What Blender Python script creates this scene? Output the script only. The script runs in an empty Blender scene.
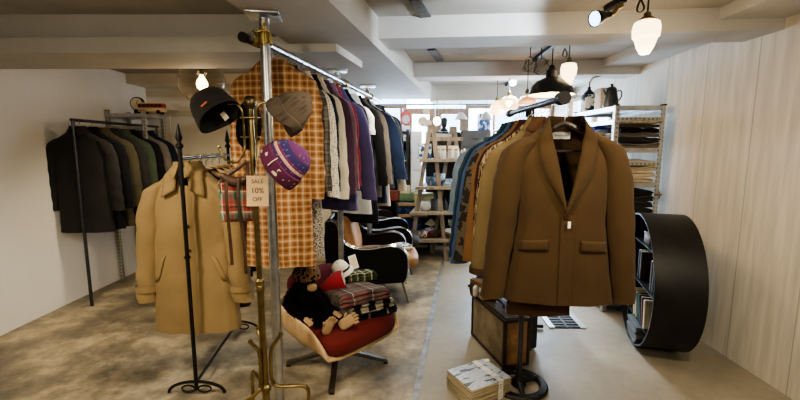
import bpy, bmesh, math, random
from mathutils import Vector, Matrix, noise, Quaternion
random.seed(7)
C = bpy.context.scene.collection
PI = math.pi
F = 403.0; TH = math.radians(7.5); H = 1.5
ct, st = math.cos(TH), math.sin(TH)

# ---------------------------------------------------------------- measuring helpers (photo pixel -> place in the room)
def at(px, py, Y):
    u = (px-400)/F; v = (200-py)/F
    k = Y/(ct+v*st)
    return Vector((u*k, Y, H+(-st+v*ct)*k))
def on_z(px, py, z):
    u = (px-400)/F; v = (200-py)/F
    k = (z-H)/(-st+v*ct)
    return Vector((u*k, (ct+v*st)*k, z))
RIGHT = Vector((1,0,0)); UP = Vector((0,st,ct)); BACK = Vector((0,-ct,st))

# ---------------------------------------------------------------- mesh builder
class B:
    def __init__(s): s.v=[]; s.f=[]
    def add(s, vs, fs):
        b=len(s.v); s.v += [tuple(p) for p in vs]; s.f += [tuple(i+b for i in f) for f in fs]; return s
    def box(s, c, size, rz=0, bev=0, M=None, seg=2):
        bm=bmesh.new(); bmesh.ops.create_cube(bm, size=1)
        for v in bm.verts: v.co=Vector((v.co.x*size[0], v.co.y*size[1], v.co.z*size[2]))
        if bev: bmesh.ops.bevel(bm, geom=bm.edges[:], offset=min(bev, min(size)*.49), segments=seg, profile=.5, affect='EDGES')
        R = M if M is not None else Matrix.Rotation(rz,3,'Z')
        bm.verts.index_update()
        s.add([R@v.co+Vector(c) for v in bm.verts], [[v.index for v in f.verts] for f in bm.faces]); bm.free(); return s
    def tube(s, pts, r, seg=8, cap=True, sy=1.0):
        pts=[Vector(p) for p in pts]; n=len(pts)
        rs = r if isinstance(r,(list,tuple)) else [r]*n
        T=[]
        for i in range(n):
            a=pts[max(i-1,0)]; b=pts[min(i+1,n-1)]; d=(b-a)
            T.append(d.normalized() if d.length>1e-9 else Vector((0,0,1)))
        ref=Vector((0,0,1)) if abs(T[0].z)<.9 else Vector((1,0,0))
        nrm=(ref-T[0]*ref.dot(T[0])).normalized()
        rings=[]
        for i in range(n):
            nrm=(nrm-T[i]*nrm.dot(T[i])).normalized(); bn=T[i].cross(nrm)
            rings.append([pts[i]+(nrm*math.cos(2*PI*k/seg)*sy+bn*math.sin(2*PI*k/seg))*rs[i] for k in range(seg)])
        return s.loft(rings, cap, cap)
    def loft(s, rings, c0=True, c1=True):
        n=len(rings[0]); vs=[p for r in rings for p in r]; fs=[]
        for i in range(len(rings)-1):
            for k in range(n):
                a=i*n+k; b=i*n+(k+1)%n; fs.append((a,b,b+n,a+n))
        if c0: fs.append(tuple(range(n))[::-1])
        if c1: fs.append(tuple(range((len(rings)-1)*n, len(rings)*n)))
        return s.add(vs,fs)
    def lathe(s, prof, seg=20, c=(0,0,0), M=None, fn=None):
        rings=[]
        for r,z in prof:
            ring=[]
            for k in range(seg):
                a=2*PI*k/seg; p=Vector((max(r,1e-4)*math.cos(a), max(r,1e-4)*math.sin(a), z))
                if fn: p=fn(p)
                if M is not None: p=M@p
                ring.append(p+Vector(c))
            rings.append(ring)
        return s.loft(rings, False, False)
    def grid(s, rows):
        m=len(rows[0]); vs=[p for r in rows for p in r]; fs=[]
        for i in range(len(rows)-1):
            for k in range(m-1):
                a=i*m+k; fs.append((a,a+1,a+1+m,a+m))
        return s.add(vs,fs)
    def prism(s, poly, z0, z1):
        n=len(poly); vs=[(x,y,z0) for x,y in poly]+[(x,y,z1) for x,y in poly]
        fs=[tuple(range(n))[::-1], tuple(range(n,2*n))]+[(k,(k+1)%n,(k+1)%n+n,k+n) for k in range(n)]
        return s.add(vs,fs)
    def extrude(s, prof, y0, y1, ax='XZ', bev=0):
        n=len(prof)
        f=(lambda a,b,y:(a,y,b)) if ax=='XZ' else (lambda a,b,y:(y,a,b))
        vs=[f(a,b,y0) for a,b in prof]+[f(a,b,y1) for a,b in prof]
        fs=[tuple(range(n)), tuple(range(n,2*n))[::-1]]+[(k,k+n,(k+1)%n+n,(k+1)%n) for k in range(n)]
        return s.add(vs,fs)
    def build(s, name, m, parent=None, smooth=35, loc=None, sub=0, thick=0):
        me=bpy.data.meshes.new(name); me.from_pydata(s.v,[],s.f); me.update()
        bm=bmesh.new(); bm.from_mesh(me); bmesh.ops.recalc_face_normals(bm, faces=bm.faces[:]); bm.to_mesh(me); bm.free()
        if smooth:
            me.polygons.foreach_set('use_smooth',[True]*len(me.polygons)); me.set_sharp_from_angle(angle=math.radians(smooth))
        o=bpy.data.objects.new(name, me); C.objects.link(o)
        if m: me.materials.append(m)
        if parent: o.parent=parent
        if loc is not None: o.location=loc
        if thick:
            md=o.modifiers.new('thickness','SOLIDIFY'); md.thickness=thick; md.offset=0
        if sub:
            md=o.modifiers.new('smooth','SUBSURF'); md.levels=sub; md.render_levels=sub
        return o

def tag(o, label, cat, group=None, kind=None):
    o['label']=label; o['category']=cat
    if group: o['group']=group
    if kind: o['kind']=kind
    return o
def thing(name, label, cat, loc=(0,0,0), rz=0, group=None, q=None):
    o=bpy.data.objects.new(name,None); o.empty_display_size=.05; C.objects.link(o); o.location=loc
    if q is not None: o.rotation_mode='QUATERNION'; o.rotation_quaternion=q
    else: o.rotation_euler=(0,0,rz)
    return tag(o,label,cat,group)
def struct(name, b, m, smooth=0):
    o=b.build(name,m,smooth=smooth); o['kind']='structure'; return o
def copy_tree(o, parent=None):
    c=o.copy(); C.objects.link(c)
    if parent: c.parent=parent
    for ch in list(o.children): copy_tree(ch,c)
    return c

# ---------------------------------------------------------------- materials
def lin(c):
    if isinstance(c,str):
        c=c.lstrip('#'); c=[int(c[i:i+2],16)/255 for i in (0,2,4)]
    c=[((x/12.92) if x<=.04045 else ((x+.055)/1.055)**2.4) for x in c]
    g=.3*c[0]+.6*c[1]+.1*c[2]
    return tuple(x*.85+g*.15 for x in c)+(1,)
_mc={}
def newmat(name):
    m=bpy.data.materials.new(name); m.use_nodes=True; nt=m.node_tree
    return m, nt, nt.nodes['Principled BSDF']
def nd(nt,t,**kw):
    n=nt.nodes.new(t)
    for k,v in kw.items(): setattr(n,k,v)
    return n
def mathn(nt,op,a,b=None):
    n=nd(nt,'ShaderNodeMath',operation=op)
    for i,x in enumerate((a,b)):
        if x is None: continue
        if isinstance(x,(int,float)): n.inputs[i].default_value=x
        else: nt.links.new(x,n.inputs[i])
    return n.outputs[0]
def mixc(nt,fac,a,b,blend='MIX'):
    n=nd(nt,'ShaderNodeMix',data_type='RGBA',blend_type=blend)
    for sock,x in ((n.inputs[0],fac),(n.inputs[6],a),(n.inputs[7],b)):
        if hasattr(x,'links') or hasattr(x,'is_linked'): nt.links.new(x,sock)
        else: sock.default_value=x
    return n.outputs[2]
def noisen(nt,coord,scale,detail=4,rough=.55,stretch=None):
    if stretch:
        mp=nd(nt,'ShaderNodeMapping'); mp.inputs['Scale'].default_value=stretch; nt.links.new(coord,mp.inputs[0]); coord=mp.outputs[0]
    n=nd(nt,'ShaderNodeTexNoise'); n.inputs['Scale'].default_value=scale; n.inputs['Detail'].default_value=detail; n.inputs['Roughness'].default_value=rough
    nt.links.new(coord,n.inputs['Vector']); return n.outputs['Fac']
def rampn(nt,fac,stops,interp='LINEAR'):
    r=nd(nt,'ShaderNodeValToRGB'); r.color_ramp.interpolation=interp
    e=r.color_ramp.elements
    while len(e)<len(stops): e.new(.5)
    for i,(p,c) in enumerate(stops): e[i].position=p; e[i].color=c
    nt.links.new(fac,r.inputs[0]); return r.outputs[0]
def bumpn(nt,h,strength,dist=.01):
    b=nd(nt,'ShaderNodeBump'); b.inputs['Strength'].default_value=strength; b.inputs['Distance'].default_value=dist
    nt.links.new(h,b.inputs['Height']); return b.outputs[0]
def mat(name,col,rough=.6,metal=0,var=.12,vs=6,bump=0,bs=60,sheen=0,emit=0,trans=0,ior=1.45,stretch=None,spec=None,alpha=1,coat=0):
    if name in _mc: return _mc[name]
    m,nt,p=newmat(name); c=lin(col)
    tc=nd(nt,'ShaderNodeTexCoord').outputs['Object']
    if var:
        f=noisen(nt,tc,vs,5,.6,stretch)
        lo=tuple(x*(1-var*1.6) for x in c[:3])+(1,); hi=tuple(min(1,x*(1+var*1.2)) for x in c[:3])+(1,)
        nt.links.new(rampn(nt,f,[(.3,lo),(.7,hi)]),p.inputs['Base Color'])
    else: p.inputs['Base Color'].default_value=c
    p.inputs['Roughness'].default_value=rough; p.inputs['Metallic'].default_value=metal
    if spec is not None: p.inputs['Specular IOR Level'].default_value=spec
    if coat: p.inputs['Coat Weight'].default_value=coat
    if sheen: p.inputs['Sheen Weight'].default_value=sheen; p.inputs['Sheen Roughness'].default_value=.5
    if bump: nt.links.new(bumpn(nt,noisen(nt,tc,bs,3,.6,stretch),bump),p.inputs['Normal'])
    if emit: p.inputs['Emission Color'].default_value=c; p.inputs['Emission Strength'].default_value=emit
    if trans: p.inputs['Transmission Weight'].default_value=trans; p.inputs['IOR'].default_value=ior
    if alpha<1: p.inputs['Alpha'].default_value=alpha
    _mc[name]=m; return m
def cloth(name,col,var=.12,bump=.25,bs=350,sheen=.04,rough=.92,vs=5):
    return mat(name,col,rough,0,var,vs,bump,bs,sheen,spec=.2)
def tartan(name, stripes, freq, freqz=None, axes='XZ', bump=.2, offs=0):
    """woven check: the same stripe sequence in two directions, averaged"""
    if name in _mc: return _mc[name]
    m,nt,p=newmat(name)
    tc=nd(nt,'ShaderNodeTexCoord').outputs['Object']; sp=nd(nt,'ShaderNodeSeparateXYZ'); nt.links.new(tc,sp.inputs[0])
    cols=[]
    wob=noisen(nt,tc,4,2)
    for ax,fq in zip(axes,(freq,freqz or freq)):
        v=mathn(nt,'MULTIPLY',sp.outputs['XYZ'.index(ax)],fq); v=mathn(nt,'ADD',v,mathn(nt,'MULTIPLY',wob,.25)); v=mathn(nt,'FRACT',mathn(nt,'ADD',v,50.13+offs))
        cols.append(rampn(nt,v,[(a,lin(c)) for a,c in stripes],'CONSTANT'))
    col=mixc(nt,.5,cols[0],cols[1])
    f=noisen(nt,tc,7,4); col=mixc(nt,.35,col,rampn(nt,f,[(.3,(.45,.45,.45,1)),(.7,(1,1,1,1))]),'MULTIPLY')
    nt.links.new(col,p.inputs['Base Color']); p.inputs['Roughness'].default_value=.92; p.inputs['Specular IOR Level'].default_value=.2
    nt.links.new(bumpn(nt,noisen(nt,tc,400,2),bump),p.inputs['Normal'])
    _mc[name]=m; return m
def speckle(name, c1, c2, scale=60, thr=.5, kind='noise', stretch=None, c3=None):
    if name in _mc: return _mc[name]
    m,nt,p=newmat(name)
    tc=nd(nt,'ShaderNodeTexCoord').outputs['Object']
    if kind=='noise': f=noisen(nt,tc,scale,3,.6,stretch)
    else:
        if stretch:
            mp=nd(nt,'ShaderNodeMapping'); mp.inputs['Scale'].default_value=stretch; nt.links.new(tc,mp.inputs[0]); tcc=mp.outputs[0]
        else: tcc=tc
        vn=nd(nt,'ShaderNodeTexVoronoi'); vn.inputs['Scale'].default_value=scale; nt.links.new(tcc,vn.inputs['Vector']); f=vn.outputs['Distance']
    st_=[(0,lin(c1)),(thr,lin(c2))]
    if c3: st_.append((min(thr+.1,.98),lin(c3)))
    nt.links.new(rampn(nt,f,st_,'CONSTANT' if kind!='soft' else 'LINEAR'),p.inputs['Base Color'])
    p.inputs['Roughness'].default_value=.9; p.inputs['Specular IOR Level'].default_value=.2
    nt.links.new(bumpn(nt,noisen(nt,tc,300,2),.2),p.inputs['Normal'])
    _mc[name]=m; return m
def wood(name,c1,c2,scale=3,axis=(1,12,12),rough=.55):
    if name in _mc: return _mc[name]
    m,nt,p=newmat(name); tc=nd(nt,'ShaderNodeTexCoord').outputs['Object']
    f=noisen(nt,tc,scale,6,.65,axis)
    nt.links.new(rampn(nt,f,[(.3,lin(c1)),(.7,lin(c2))]),p.inputs['Base Color'])
    p.inputs['Roughness'].default_value=rough; nt.links.new(bumpn(nt,f,.15),p.inputs['Normal'])
    _mc[name]=m; return m
def glow(name,col,strength):
    if name in _mc: return _mc[name]
    m,nt,p=newmat(name); c=lin(col)
    p.inputs['Base Color'].default_value=c; p.inputs['Emission Color'].default_value=c; p.inputs['Emission Strength'].default_value=strength
    _mc[name]=m; return m
def glass(name,col,rough=.03,mixf=.75,tint=None):
    """thin glass: part see-through, part glossy"""
    if name in _mc: return _mc[name]
    m=bpy.data.materials.new(name); m.use_nodes=True; nt=m.node_tree; nt.nodes.clear()
    out=nd(nt,'ShaderNodeOutputMaterial'); t=nd(nt,'ShaderNodeBsdfTransparent'); t.inputs[0].default_value=lin(tint or col)
    g=nd(nt,'ShaderNodeBsdfPrincipled'); g.inputs['Base Color'].default_value=lin(col); g.inputs['Roughness'].default_value=rough
    lw=nd(nt,'ShaderNodeLayerWeight'); lw.inputs[0].default_value=.35
    f=mathn(nt,'ADD',mathn(nt,'MULTIPLY',lw.outputs['Facing'],.6),1-mixf)
    mx=nd(nt,'ShaderNodeMixShader'); nt.links.new(f,mx.inputs[0]); nt.links.new(t.outputs[0],mx.inputs[1]); nt.links.new(g.outputs[0],mx.inputs[2])
    nt.links.new(mx.outputs[0],out.inputs[0]); _mc[name]=m; return m

def concrete_floor():
    m,nt,p=newmat('concrete_floor'); tc=nd(nt,'ShaderNodeTexCoord').outputs['Object']
    sp=nd(nt,'ShaderNodeSeparateXYZ'); nt.links.new(tc,sp.inputs[0])
    # rough grey screed on one side of the floor channel, smooth sealed floor on the other
    side=mathn(nt,'SUBTRACT',sp.outputs[0],mathn(nt,'ADD',mathn(nt,'MULTIPLY',sp.outputs[1],.162),-.273))
    side=mathn(nt,'MULTIPLY',mathn(nt,'ADD',side,.02),25); side=nd(nt,'ShaderNodeClamp').inputs[0] if False else mathn(nt,'MINIMUM',mathn(nt,'MAXIMUM',side,0.0),1.0)
    f1=noisen(nt,tc,2.2,8,.65); f2=noisen(nt,tc,14,8,.7); f3=noisen(nt,tc,.9,4,.5)
    L=rampn(nt,f1,[(.36,lin('#5f584a')),(.5,lin('#8f826b')),(.63,lin('#c4b18c'))])
    L=mixc(nt,.45,L,rampn(nt,f2,[(.35,(.35,.34,.33,1)),(.65,(1,1,1,1))]),'MULTIPLY')
    R=rampn(nt,f3,[(.3,lin('#857a66')),(.7,lin('#aa9f88'))])
    R=mixc(nt,.35,R,rampn(nt,f2,[(.35,(.6,.6,.6,1)),(.65,(1,1,1,1))]),'MULTIPLY')
    R=mixc(nt,.45,R,rampn(nt,f1,[(.35,(.6,.6,.6,1)),(.65,(1,1,1,1))]),'MULTIPLY')
    nt.links.new(mixc(nt,side,L,R),p.inputs['Base Color'])
    nt.links.new(rampn(nt,f1,[(.3,(.32,.32,.32,1)),(.7,(.6,.6,.6,1))]),p.inputs['Roughness'])
    nt.links.new(bumpn(nt,f2,.12),p.inputs['Normal'])
    return m
def panel_wall():
    m,nt,p=newmat('whitewashed_boards'); tc=nd(nt,'ShaderNodeTexCoord').outputs['Object']
    sp=nd(nt,'ShaderNodeSeparateXYZ'); nt.links.new(tc,sp.inputs[0])
    f=noisen(nt,tc,3,6,.6,(1,6,.5)); f2=noisen(nt,tc,1.2,3)
    c=rampn(nt,f,[(.3,lin('#bdb3a1')),(.7,lin('#dbd2c0'))])
    g=mathn(nt,'FRACT',mathn(nt,'MULTIPLY',sp.outputs[1],2.2)); g=mathn(nt,'LESS_THAN',g,.02)
    c=mixc(nt,mathn(nt,'MULTIPLY',g,.45),c,lin('#6b5f50'))
    nt.links.new(c,p.inputs['Base Color']); p.inputs['Roughness'].default_value=.75
    return m

M_floor=concrete_floor()
M_wall=mat('plaster_wall','#f1eee8',.9,var=.02,vs=2,bump=.1,bs=40)
M_wall2=mat('cream_wall','#e4d9c2',.9,var=.04,vs=2)
M_panel=panel_wall()
M_ceil=mat('painted_concrete','#a8a39a',.85,var=.1,vs=2.5,bump=.15,bs=25)
M_beam=mat('painted_beam','#bdbab3',.8,var=.07,vs=2,bump=.15,bs=18)
M_steel=mat('galvanised_steel','#b9bcbe',.32,1,.15,14,.05,80)
M_chrome=mat('chrome','#d8dadd',.12,1,0)
M_brass=mat('aged_brass','#8f7b4c',.34,1,.22,18)
M_brassd=mat('dull_brass','#6a5d42',.4,1,.2,18)
M_iron=mat('black_iron','#1d1b1a',.5,.5,.15,20,.1,60)
M_pipe=mat('dark_pipe','#4b4c4f',.35,.85,.2,20)
M_black=mat('black_matte','#141313',.6,0,.1,10)
M_oak=wood('oak','#a9844f','#c9a870',2.5,(2,2,14))
M_ply=wood('beech_ply','#a88353','#c8a87a',2.2,(2,12,2),.4)
M_rough=wood('old_ladder_wood','#6f604d','#9c8b73',3,(10,10,1.5),.75)
M_dwood=wood('dark_wood','#170d08','#2a1810',3,(2,2,14),.45)
M_fwood=wood('window_wood','#7d5c40','#9a7a5c',3,(8,8,2),.6)
M_white=mat('white_paint','#eeece6',.5,var=.03)
M_cream=mat('cream_paper','#e8d9b5',.8,var=.08)
M_leather=mat('brown_leather','#4b2f1c',.45,0,.25,12,.2,150)
M_rubber=mat('black_rubber','#0e0e0e',.55,0,0)

# ================================================================= SETTING
struct('floor', B().prism([(-3.3,-2.2),(2.5,-2.2),(2.5,6.5),(-3.3,6.5)],-.12,0), M_floor)
ZC=2.35
struct('ceiling', B().prism([(-3.4,-2.3),(2.6,-2.3),(2.6,6.6),(-3.4,6.6)],ZC,ZC+.12), M_ceil)
def mb(Y): return -.3215+.198*(Y-1.9)
def ml(Y): return -.777+.09*(Y-1.9)
struct('trim_1', B().prism([(ml(-2.1),-2.1),(mb(-2.1),-2.1),(mb(5.67),5.67),(ml(5.67),5.67)],2.15,ZC), M_beam)     # long ceiling beam
def cross(name,Y0,Y1,z0,x1=2.45,m=M_beam,x0=None):
    sl=-.084
    xa=mb(Y0)-.02; xb=mb(Y1)-.02
    struct(name, B().prism([(xa,Y0),(x1,Y0+sl*(x1-xa)),(x1,Y1+sl*(x1-xb)),(xb,Y1)],z0,ZC),m)
cross('trim_2',2.79,3.08,2.212)
cross('trim_3',4.25,4.52,2.207)
cross('trim_4',5.72,6.4,2.136)
cross('trim_5',.6,.9,2.212)
struct('trim_6', B().prism([(-3.3,2.74),(-.72,2.74),(-.70,3.15),(-3.3,3.15)],2.197,ZC), M_beam)
struct('trim_7', B().prism([(-3.3,2.72),(-.405,2.66),(-.29,3.2),(-3.3,3.24)],2.10,2.196), M_beam)
struct('trim_8', B().prism([(-3.3,4.85),(-.85,4.85),(-.85,5.2),(-3.3,5.2)],2.235,ZC), M_wall2)
struct('trim_9', B().prism([(1.95,.5),(2.36,.5),(2.36,5.8),(2.0,5.8)],2.28,ZC), M_beam)
struct('wall_left', B().prism([(-3.3,-2.2),(-3.2,-2.2),(-3.2,5.3),(-3.3,5.3)],0,ZC), M_wall)
struct('wall_back_left', B().prism([(-3.3,5.2),(-.9,5.2),(-.9,5.3),(-3.3,5.3)],0,ZC), M_wall2)
struct('wall_return', B().prism([(-1.0,5.3),(-.9,5.3),(-.9,6.4),(-1.0,6.4)],0,ZC), M_wall)
struct('wall_behind', B().prism([(-3.3,-2.2),(2.5,-2.2),(2.5,-2.1),(-3.3,-2.1)],0,ZC), M_wall)
# right wall of whitewashed boards, with a window opening near the far end
wb=B()
X0,X1=2.35,2.45
wb.prism([(X0,-2.2),(X1,-2.2),(X1,4.55),(X0,4.55)],0,ZC)
wb.prism([(X0,5.75),(X1,5.75),(X1,6.5),(X0,6.5)],0,ZC)
wb.prism([(X0,4.55),(X1,4.55),(X1,5.75),(X0,5.75)],0,1.0)
wb.prism([(X0,4.55),(X1,4.55),(X1,5.75),(X0,5.75)],2.16,ZC)
struct('wall_right', wb, M_panel)
wf=B()
for y in (4.57,5.0,5.73): wf.box((2.37,y,1.58),(.06,.05,1.16))
for z in (1.02,2.14): wf.box((2.37,5.15,z),(.06,1.2,.05))
win=struct('window_3', wf, M_fwood)
gl=B().box((2.42,5.15,1.58),(.006,1.14,1.1)).build('pane',glass('window_glass','#ffffff',.02,.95),win,0)
# shop front: wooden framed glazing
YB=6.3
struct('wall_front', B().box((.75,YB+.06,.25),(3.4,.1,.5)), M_wall)
def shop_window(name,x0,x1,z0,z1,fw=.06,mull=()):
    b=B()
    for x in (x0+fw/2,x1-fw/2): b.box((x,YB,(z0+z1)/2),(fw,.07,z1-z0))
    for z in (z0+fw/2,z1-fw/2): b.box(((x0+x1)/2,YB,z),(x1-x0,.068,fw))
    for x in mull: b.box((x,YB,(z0+z1)/2),(fw*.8,.066,z1-z0))
    o=struct(name,b,M_fwood)
    B().box(((x0+x1)/2,YB+.02,(z0+z1)/2),(x1-x0-fw,.006,z1-z0-fw)).build('pane',glass('window_glass','#ffffff',.02,.95),o,0)
shop_window('window_1',-.9,.10,.5,2.13,.05,(-.35,.02))
shop_window('door_1',.10,.535,.05,2.08,.085)
shop_window('door_2',.545,1.0,.05,2.08,.085)
shop_window('window_2',1.0,2.35,.5,2.13,.05)
# outside: pavement and the building over the road
struct('street', B().prism([(-8,6.5),(12,6.5),(12,18),(-8,18)],-.15,-.05), mat('asphalt','#8d8d8c',.9))
struct('exterior_facade', B().box((2,15,3),(24,.3,6)), mat('pale_render','#e9edf2',.9,var=.05))
ob=B()
for i in range(9): ob.box((-7+i*2.2,14.82,2.9),(1.2,.1,1.5))
struct('window_4', ob, mat('window_blue','#8fb7dd',.2))
struct('exterior_plinth', B().box((4.2,13.5,.85),(3.5,.4,1.9)), mat('red_brick_far','#a8503a',.9))
struct('exterior_awning', B().box((4.3,13.2,1.35),(1.4,.1,.55)), mat('sky_blue_sign','#7fc3ea',.5))
# door in the back left wall
db=B()
x0,x1=-2.93,-2.1
for x in (x0,x1): db.box((x,5.185,.95),(.06,.03,1.9))
db.box(((x0+x1)/2,5.185,1.93),(.89,.03,.06)); db.box(((x0+x1)/2,5.192,.95),(.77,.02,1.86))
struct('door_3', db, mat('door_cream','#ddd2b8',.7,var=.02))
# steel floor channel and floor grate
d=Vector((.162,1,0)).normalized(); nrm=Vector((d.y,-d.x,0))
fc=B(); a=Vector((-.6,-2,0)); 
def strip(b,p,q,w,z0,z1,off=0):
    dd=(q-p).normalized(); n=Vector((dd.y,-dd.x,0)); p=p+n*off; q=q+n*off
    pts=[p-n*w/2,p+n*w/2,q+n*w/2,q-n*w/2]; b.prism([(t.x,t.y) for t in pts],z0,z1)
p0=Vector((.089-.162*4.2,2.234-4.2,0)); p1=Vector((.54+.162*.9,5.02+.9,0))
strip(fc,p0,p1,.008,0,.006,-.015); strip(fc,p0,p1,.008,0,.006,.015); strip(fc,p0,p1,.024,0,.002)
struct('trim_10', fc, mat('worn_steel_channel','#8d8e90',.5,.6,.3,10))
g=[on_z(544,313,0),on_z(557,304,0),on_z(578,327,0),on_z(555,327,0)]
gx=(g[1]+g[2])/2-(g[0]+g[3])/2; gc=sum(g,Vector())/4; gy=((g[0]+g[1])/2-(g[3]+g[2])/2)
gt=thing('floor_grate','steel slatted drain grate set into the smooth floor behind the ochre jacket','grate',gc,math.atan2(gy.y,gy.x)-PI/2)
gw,gl_=.26,.46
b=B()
for sx in (-1,1): b.box((sx*gw/2,0,.006),(.045,gl_,.012))
b.build('frame',M_steel,gt,0)
b=B().box((0,0,.0015),(gw,gl_,.003)); b.build('channel',M_rubber,gt,0)
b=B()
for i in range(9): b.box((0,-gl_/2+(i+.5)*gl_/9,.006),(gw,.014,.008))
b.box((0,0,.007),(.012,gl_,.01)); b.build('slats',M_pipe,gt,0)
# conduit running over the ceiling
cd=B()
for pa,pb,z in (((415,0),(426,17),ZC-.012),((431.5,50),(440,61),ZC-.012)):
    A=on_z(*pa,z); Bp=on_z(*pb,z); strip(cd,A,Bp,.07,z-.004,z+.012)
struct('trim_11', cd, mat('grey_cable_tray','#6d6c6a',.6,.3,.3,30))

# ================================================================= GARMENTS
def hermite(tab, x):
    for i in range(len(tab)-1):
        if x<=tab[i+1][0]: break
    x0,x1=tab[i][0],tab[i+1][0]; t=min(1,max(0,(x-x0)/(x1-x0)))
    def val(k): return tab[i][k],tab[i+1][k]
    out=[]
    for k in range(1,len(tab[0])):
        a,b_=val(k)
        m0=(tab[i+1][k]-tab[max(i-1,0)][k])/(tab[i+1][0]-tab[max(i-1,0)][0])*(x1-x0)
        j=min(i+2,len(tab)-1); m1=(tab[j][k]-tab[i][k])/(tab[j][0]-tab[i][0])*(x1-x0)
        out.append((2*t**3-3*t*t+1)*a+(t**3-2*t*t+t)*m0+(-2*t**3+3*t*t)*b_+(t**3-t*t)*m1)
    return out
NS=2.4
def garment(name,label,cat,pos,rz,m,W=.215,L=.75,D=.09,hem=None,waist=.9,sl=.58,sr=.072,out=.05,fwd=0,collar='shirt',cm=None,
            vd=0,vw=.075,lapw=.05,group=None,seed=0,folds=.010,buttons=(),btnm=None,flaps=(),placket=False,cut=0,sleeves=True,cuffm=None,cuffr=.85,nth=52,nz=28,wr=.006,neck=.068,sm=None,bow=0,hemz=0,slope=.05,sd=.92):
    rnd=random.Random(seed*13+5); ph=[rnd.uniform(0,6.28) for _ in range(6)]; sv=Vector((rnd.uniform(0,90),rnd.uniform(0,90),rnd.uniform(0,90)))
    hem=hem or W*.98
    kd=min(1,D/.08)
    tab=[(0,neck,.055*kd),(.016,neck+.03,.062*kd),(.034,W*.72,.066*kd),(.055,W*.93,.066*kd),(.085,W,.062*kd),(.15,W*.98,D*.85),(.30,W*.95,D),(min(.47,L*.6),W*waist,D*.98),(L,hem,D*1.12)]
    root=thing(name,label,cat,pos,rz,group)
    def P(th,dz):
        w,dd=hermite(tab,dz); c,s=math.cos(th),math.sin(th)
        x=w*math.copysign(abs(c)**(2/NS),c); y=dd*math.copysign(abs(s)**(2/NS),s)
        s01=max(0,(dz-.12)/L)
        f=folds*s01**1.1*(math.sin(6*th+ph[0]+dz*1.5)*.55+math.sin(10*th+ph[1])*.35+math.sin(15*th+ph[2])*.2)
        f+=wr*noise.noise(Vector((x*7,y*9,dz*3.5))+sv)*min(1,dz*8)+wr*.7*noise.noise(Vector((x*16+dz*9,y*12,dz*7-x*5))+sv)*min(1,dz*8)
        z=-dz
        if s<0 and cut: z+=cut*math.exp(-(x/.075)**2)*max(0,(dz-L*.9)/(L*.1))
        z+=hemz*x*max(0,dz/L)
        z-=slope*min(1.15,abs(x)/W)**1.25*max(0,1-dz/L)*min(1,dz/.03)
        return Vector((x+f*c*1.2+bow*s01*s01, y+f*s, z))
    def front(x,dz,off=.006):
        w,_=hermite(tab,dz); c=math.copysign(min(.999,abs(x)/w)**(NS/2),x); th=-math.acos(c)
        p=P(th,dz); p.y-=off; return p
    b=B(); vs=[]; fs=[]
    zs=[0,.008,.016,.025,.034,.045,.055,.07,.085,.11,.15]+[.15+(L-.15)*(i+1)/nz for i in range(nz)]
    for dz in zs:
        for k in range(nth): vs.append(P(2*PI*k/nth,dz))
    for i in range(len(zs)-1):
        for k in range(nth):
            a=i*nth+k; bb=i*nth+(k+1)%nth; f=(a,bb,bb+nth,a+nth)
            if vd:
                cx=sum(vs[j].x for j in f)/4; cy=sum(vs[j].y for j in f)/4; cz=-sum(vs[j].z for j in f)/4
                if cy<0 and cz<vd and abs(cx)<(vw+.01)*(1-cz/vd): continue
            fs.append(f)
    n=len(vs); ins=[]
    for k in range(nth):     # hem turned up inside
        p=vs[(len(zs)-1)*nth+k]; ins.append(Vector((p.x*.96,p.y*.9,p.z+.03)))
    vs+=ins
    for k in range(nth): fs.append(((len(zs)-1)*nth+k,(len(zs)-1)*nth+(k+1)%nth,n+(k+1)%nth,n+k))
    b.add(vs,fs).build('body',m,root,50)
    if sleeves:
        for sgn in (-1,1):
            sb=B(); rings=[]
            ns=18; nt_=18
            sp=[(-.10,.018,.02),(-.07,.045,.05*sd),(-.03,.95*sr,.95*sr*sd)]+[(i/ns,0,0) for i in range(0,ns+1)]
            def cen(s):
                s_=max(0,s)
                return Vector((sgn*(W*.86+out*s_**.75+.10*W*min(1,s_*6)), fwd*s_**1.4, -.062-slope*.92-sl*s_ + (0 if s>=0 else -s*(.28+slope*2))))
            for (s,rx,ry) in sp:
                c=cen(s)
                if s<0: c.x+=sgn*s*W*.9
                if s>=0: rx=sr*(1-.22*s); ry=sr*sd*(1-.18*s)
                ring=[]
                for k in range(nt_):
                    a=2*PI*k/nt_; q=Vector((math.cos(a),math.sin(a),0))
                    f=wr*1.3*noise.noise(Vector((q.x*2+sgn*5,q.y*2,c.z*12))+sv)+wr*.6*math.sin(9*c.z*6+ q.x*2+ph[3])*max(0,s)
                    p=c+Vector((q.x*(rx+f),q.y*(ry+f), q.x*sgn*(-.25*rx if s<.2 else -.05*rx)))
                    ring.append(p)
                rings.append(ring)
            ring=[c+(p-c)*.86+Vector((0,0,.0)) for p in rings[-1]]; ring2=[c+(p-c)*.84+Vector((0,0,.07)) for p in rings[-1]]
            rings+= [ring,ring2]
            so=sb.loft(rings,True,False).build('sleeve',sm or m,root,50)
            if cuffm:
                cb=B(); ce=cen(cuffr); r1=sr*(1-.22*cuffr)+.006
                cb.lathe([(1,-.018),(1.04,-.018),(1.04,.018),(1,.018)],18,(0,0,0),Matrix.Diagonal((r1,r1*.95,1)))
                o=cb.build('cuff_strap',cuffm,so,50,loc=ce)
    cmm=cm or m
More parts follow.
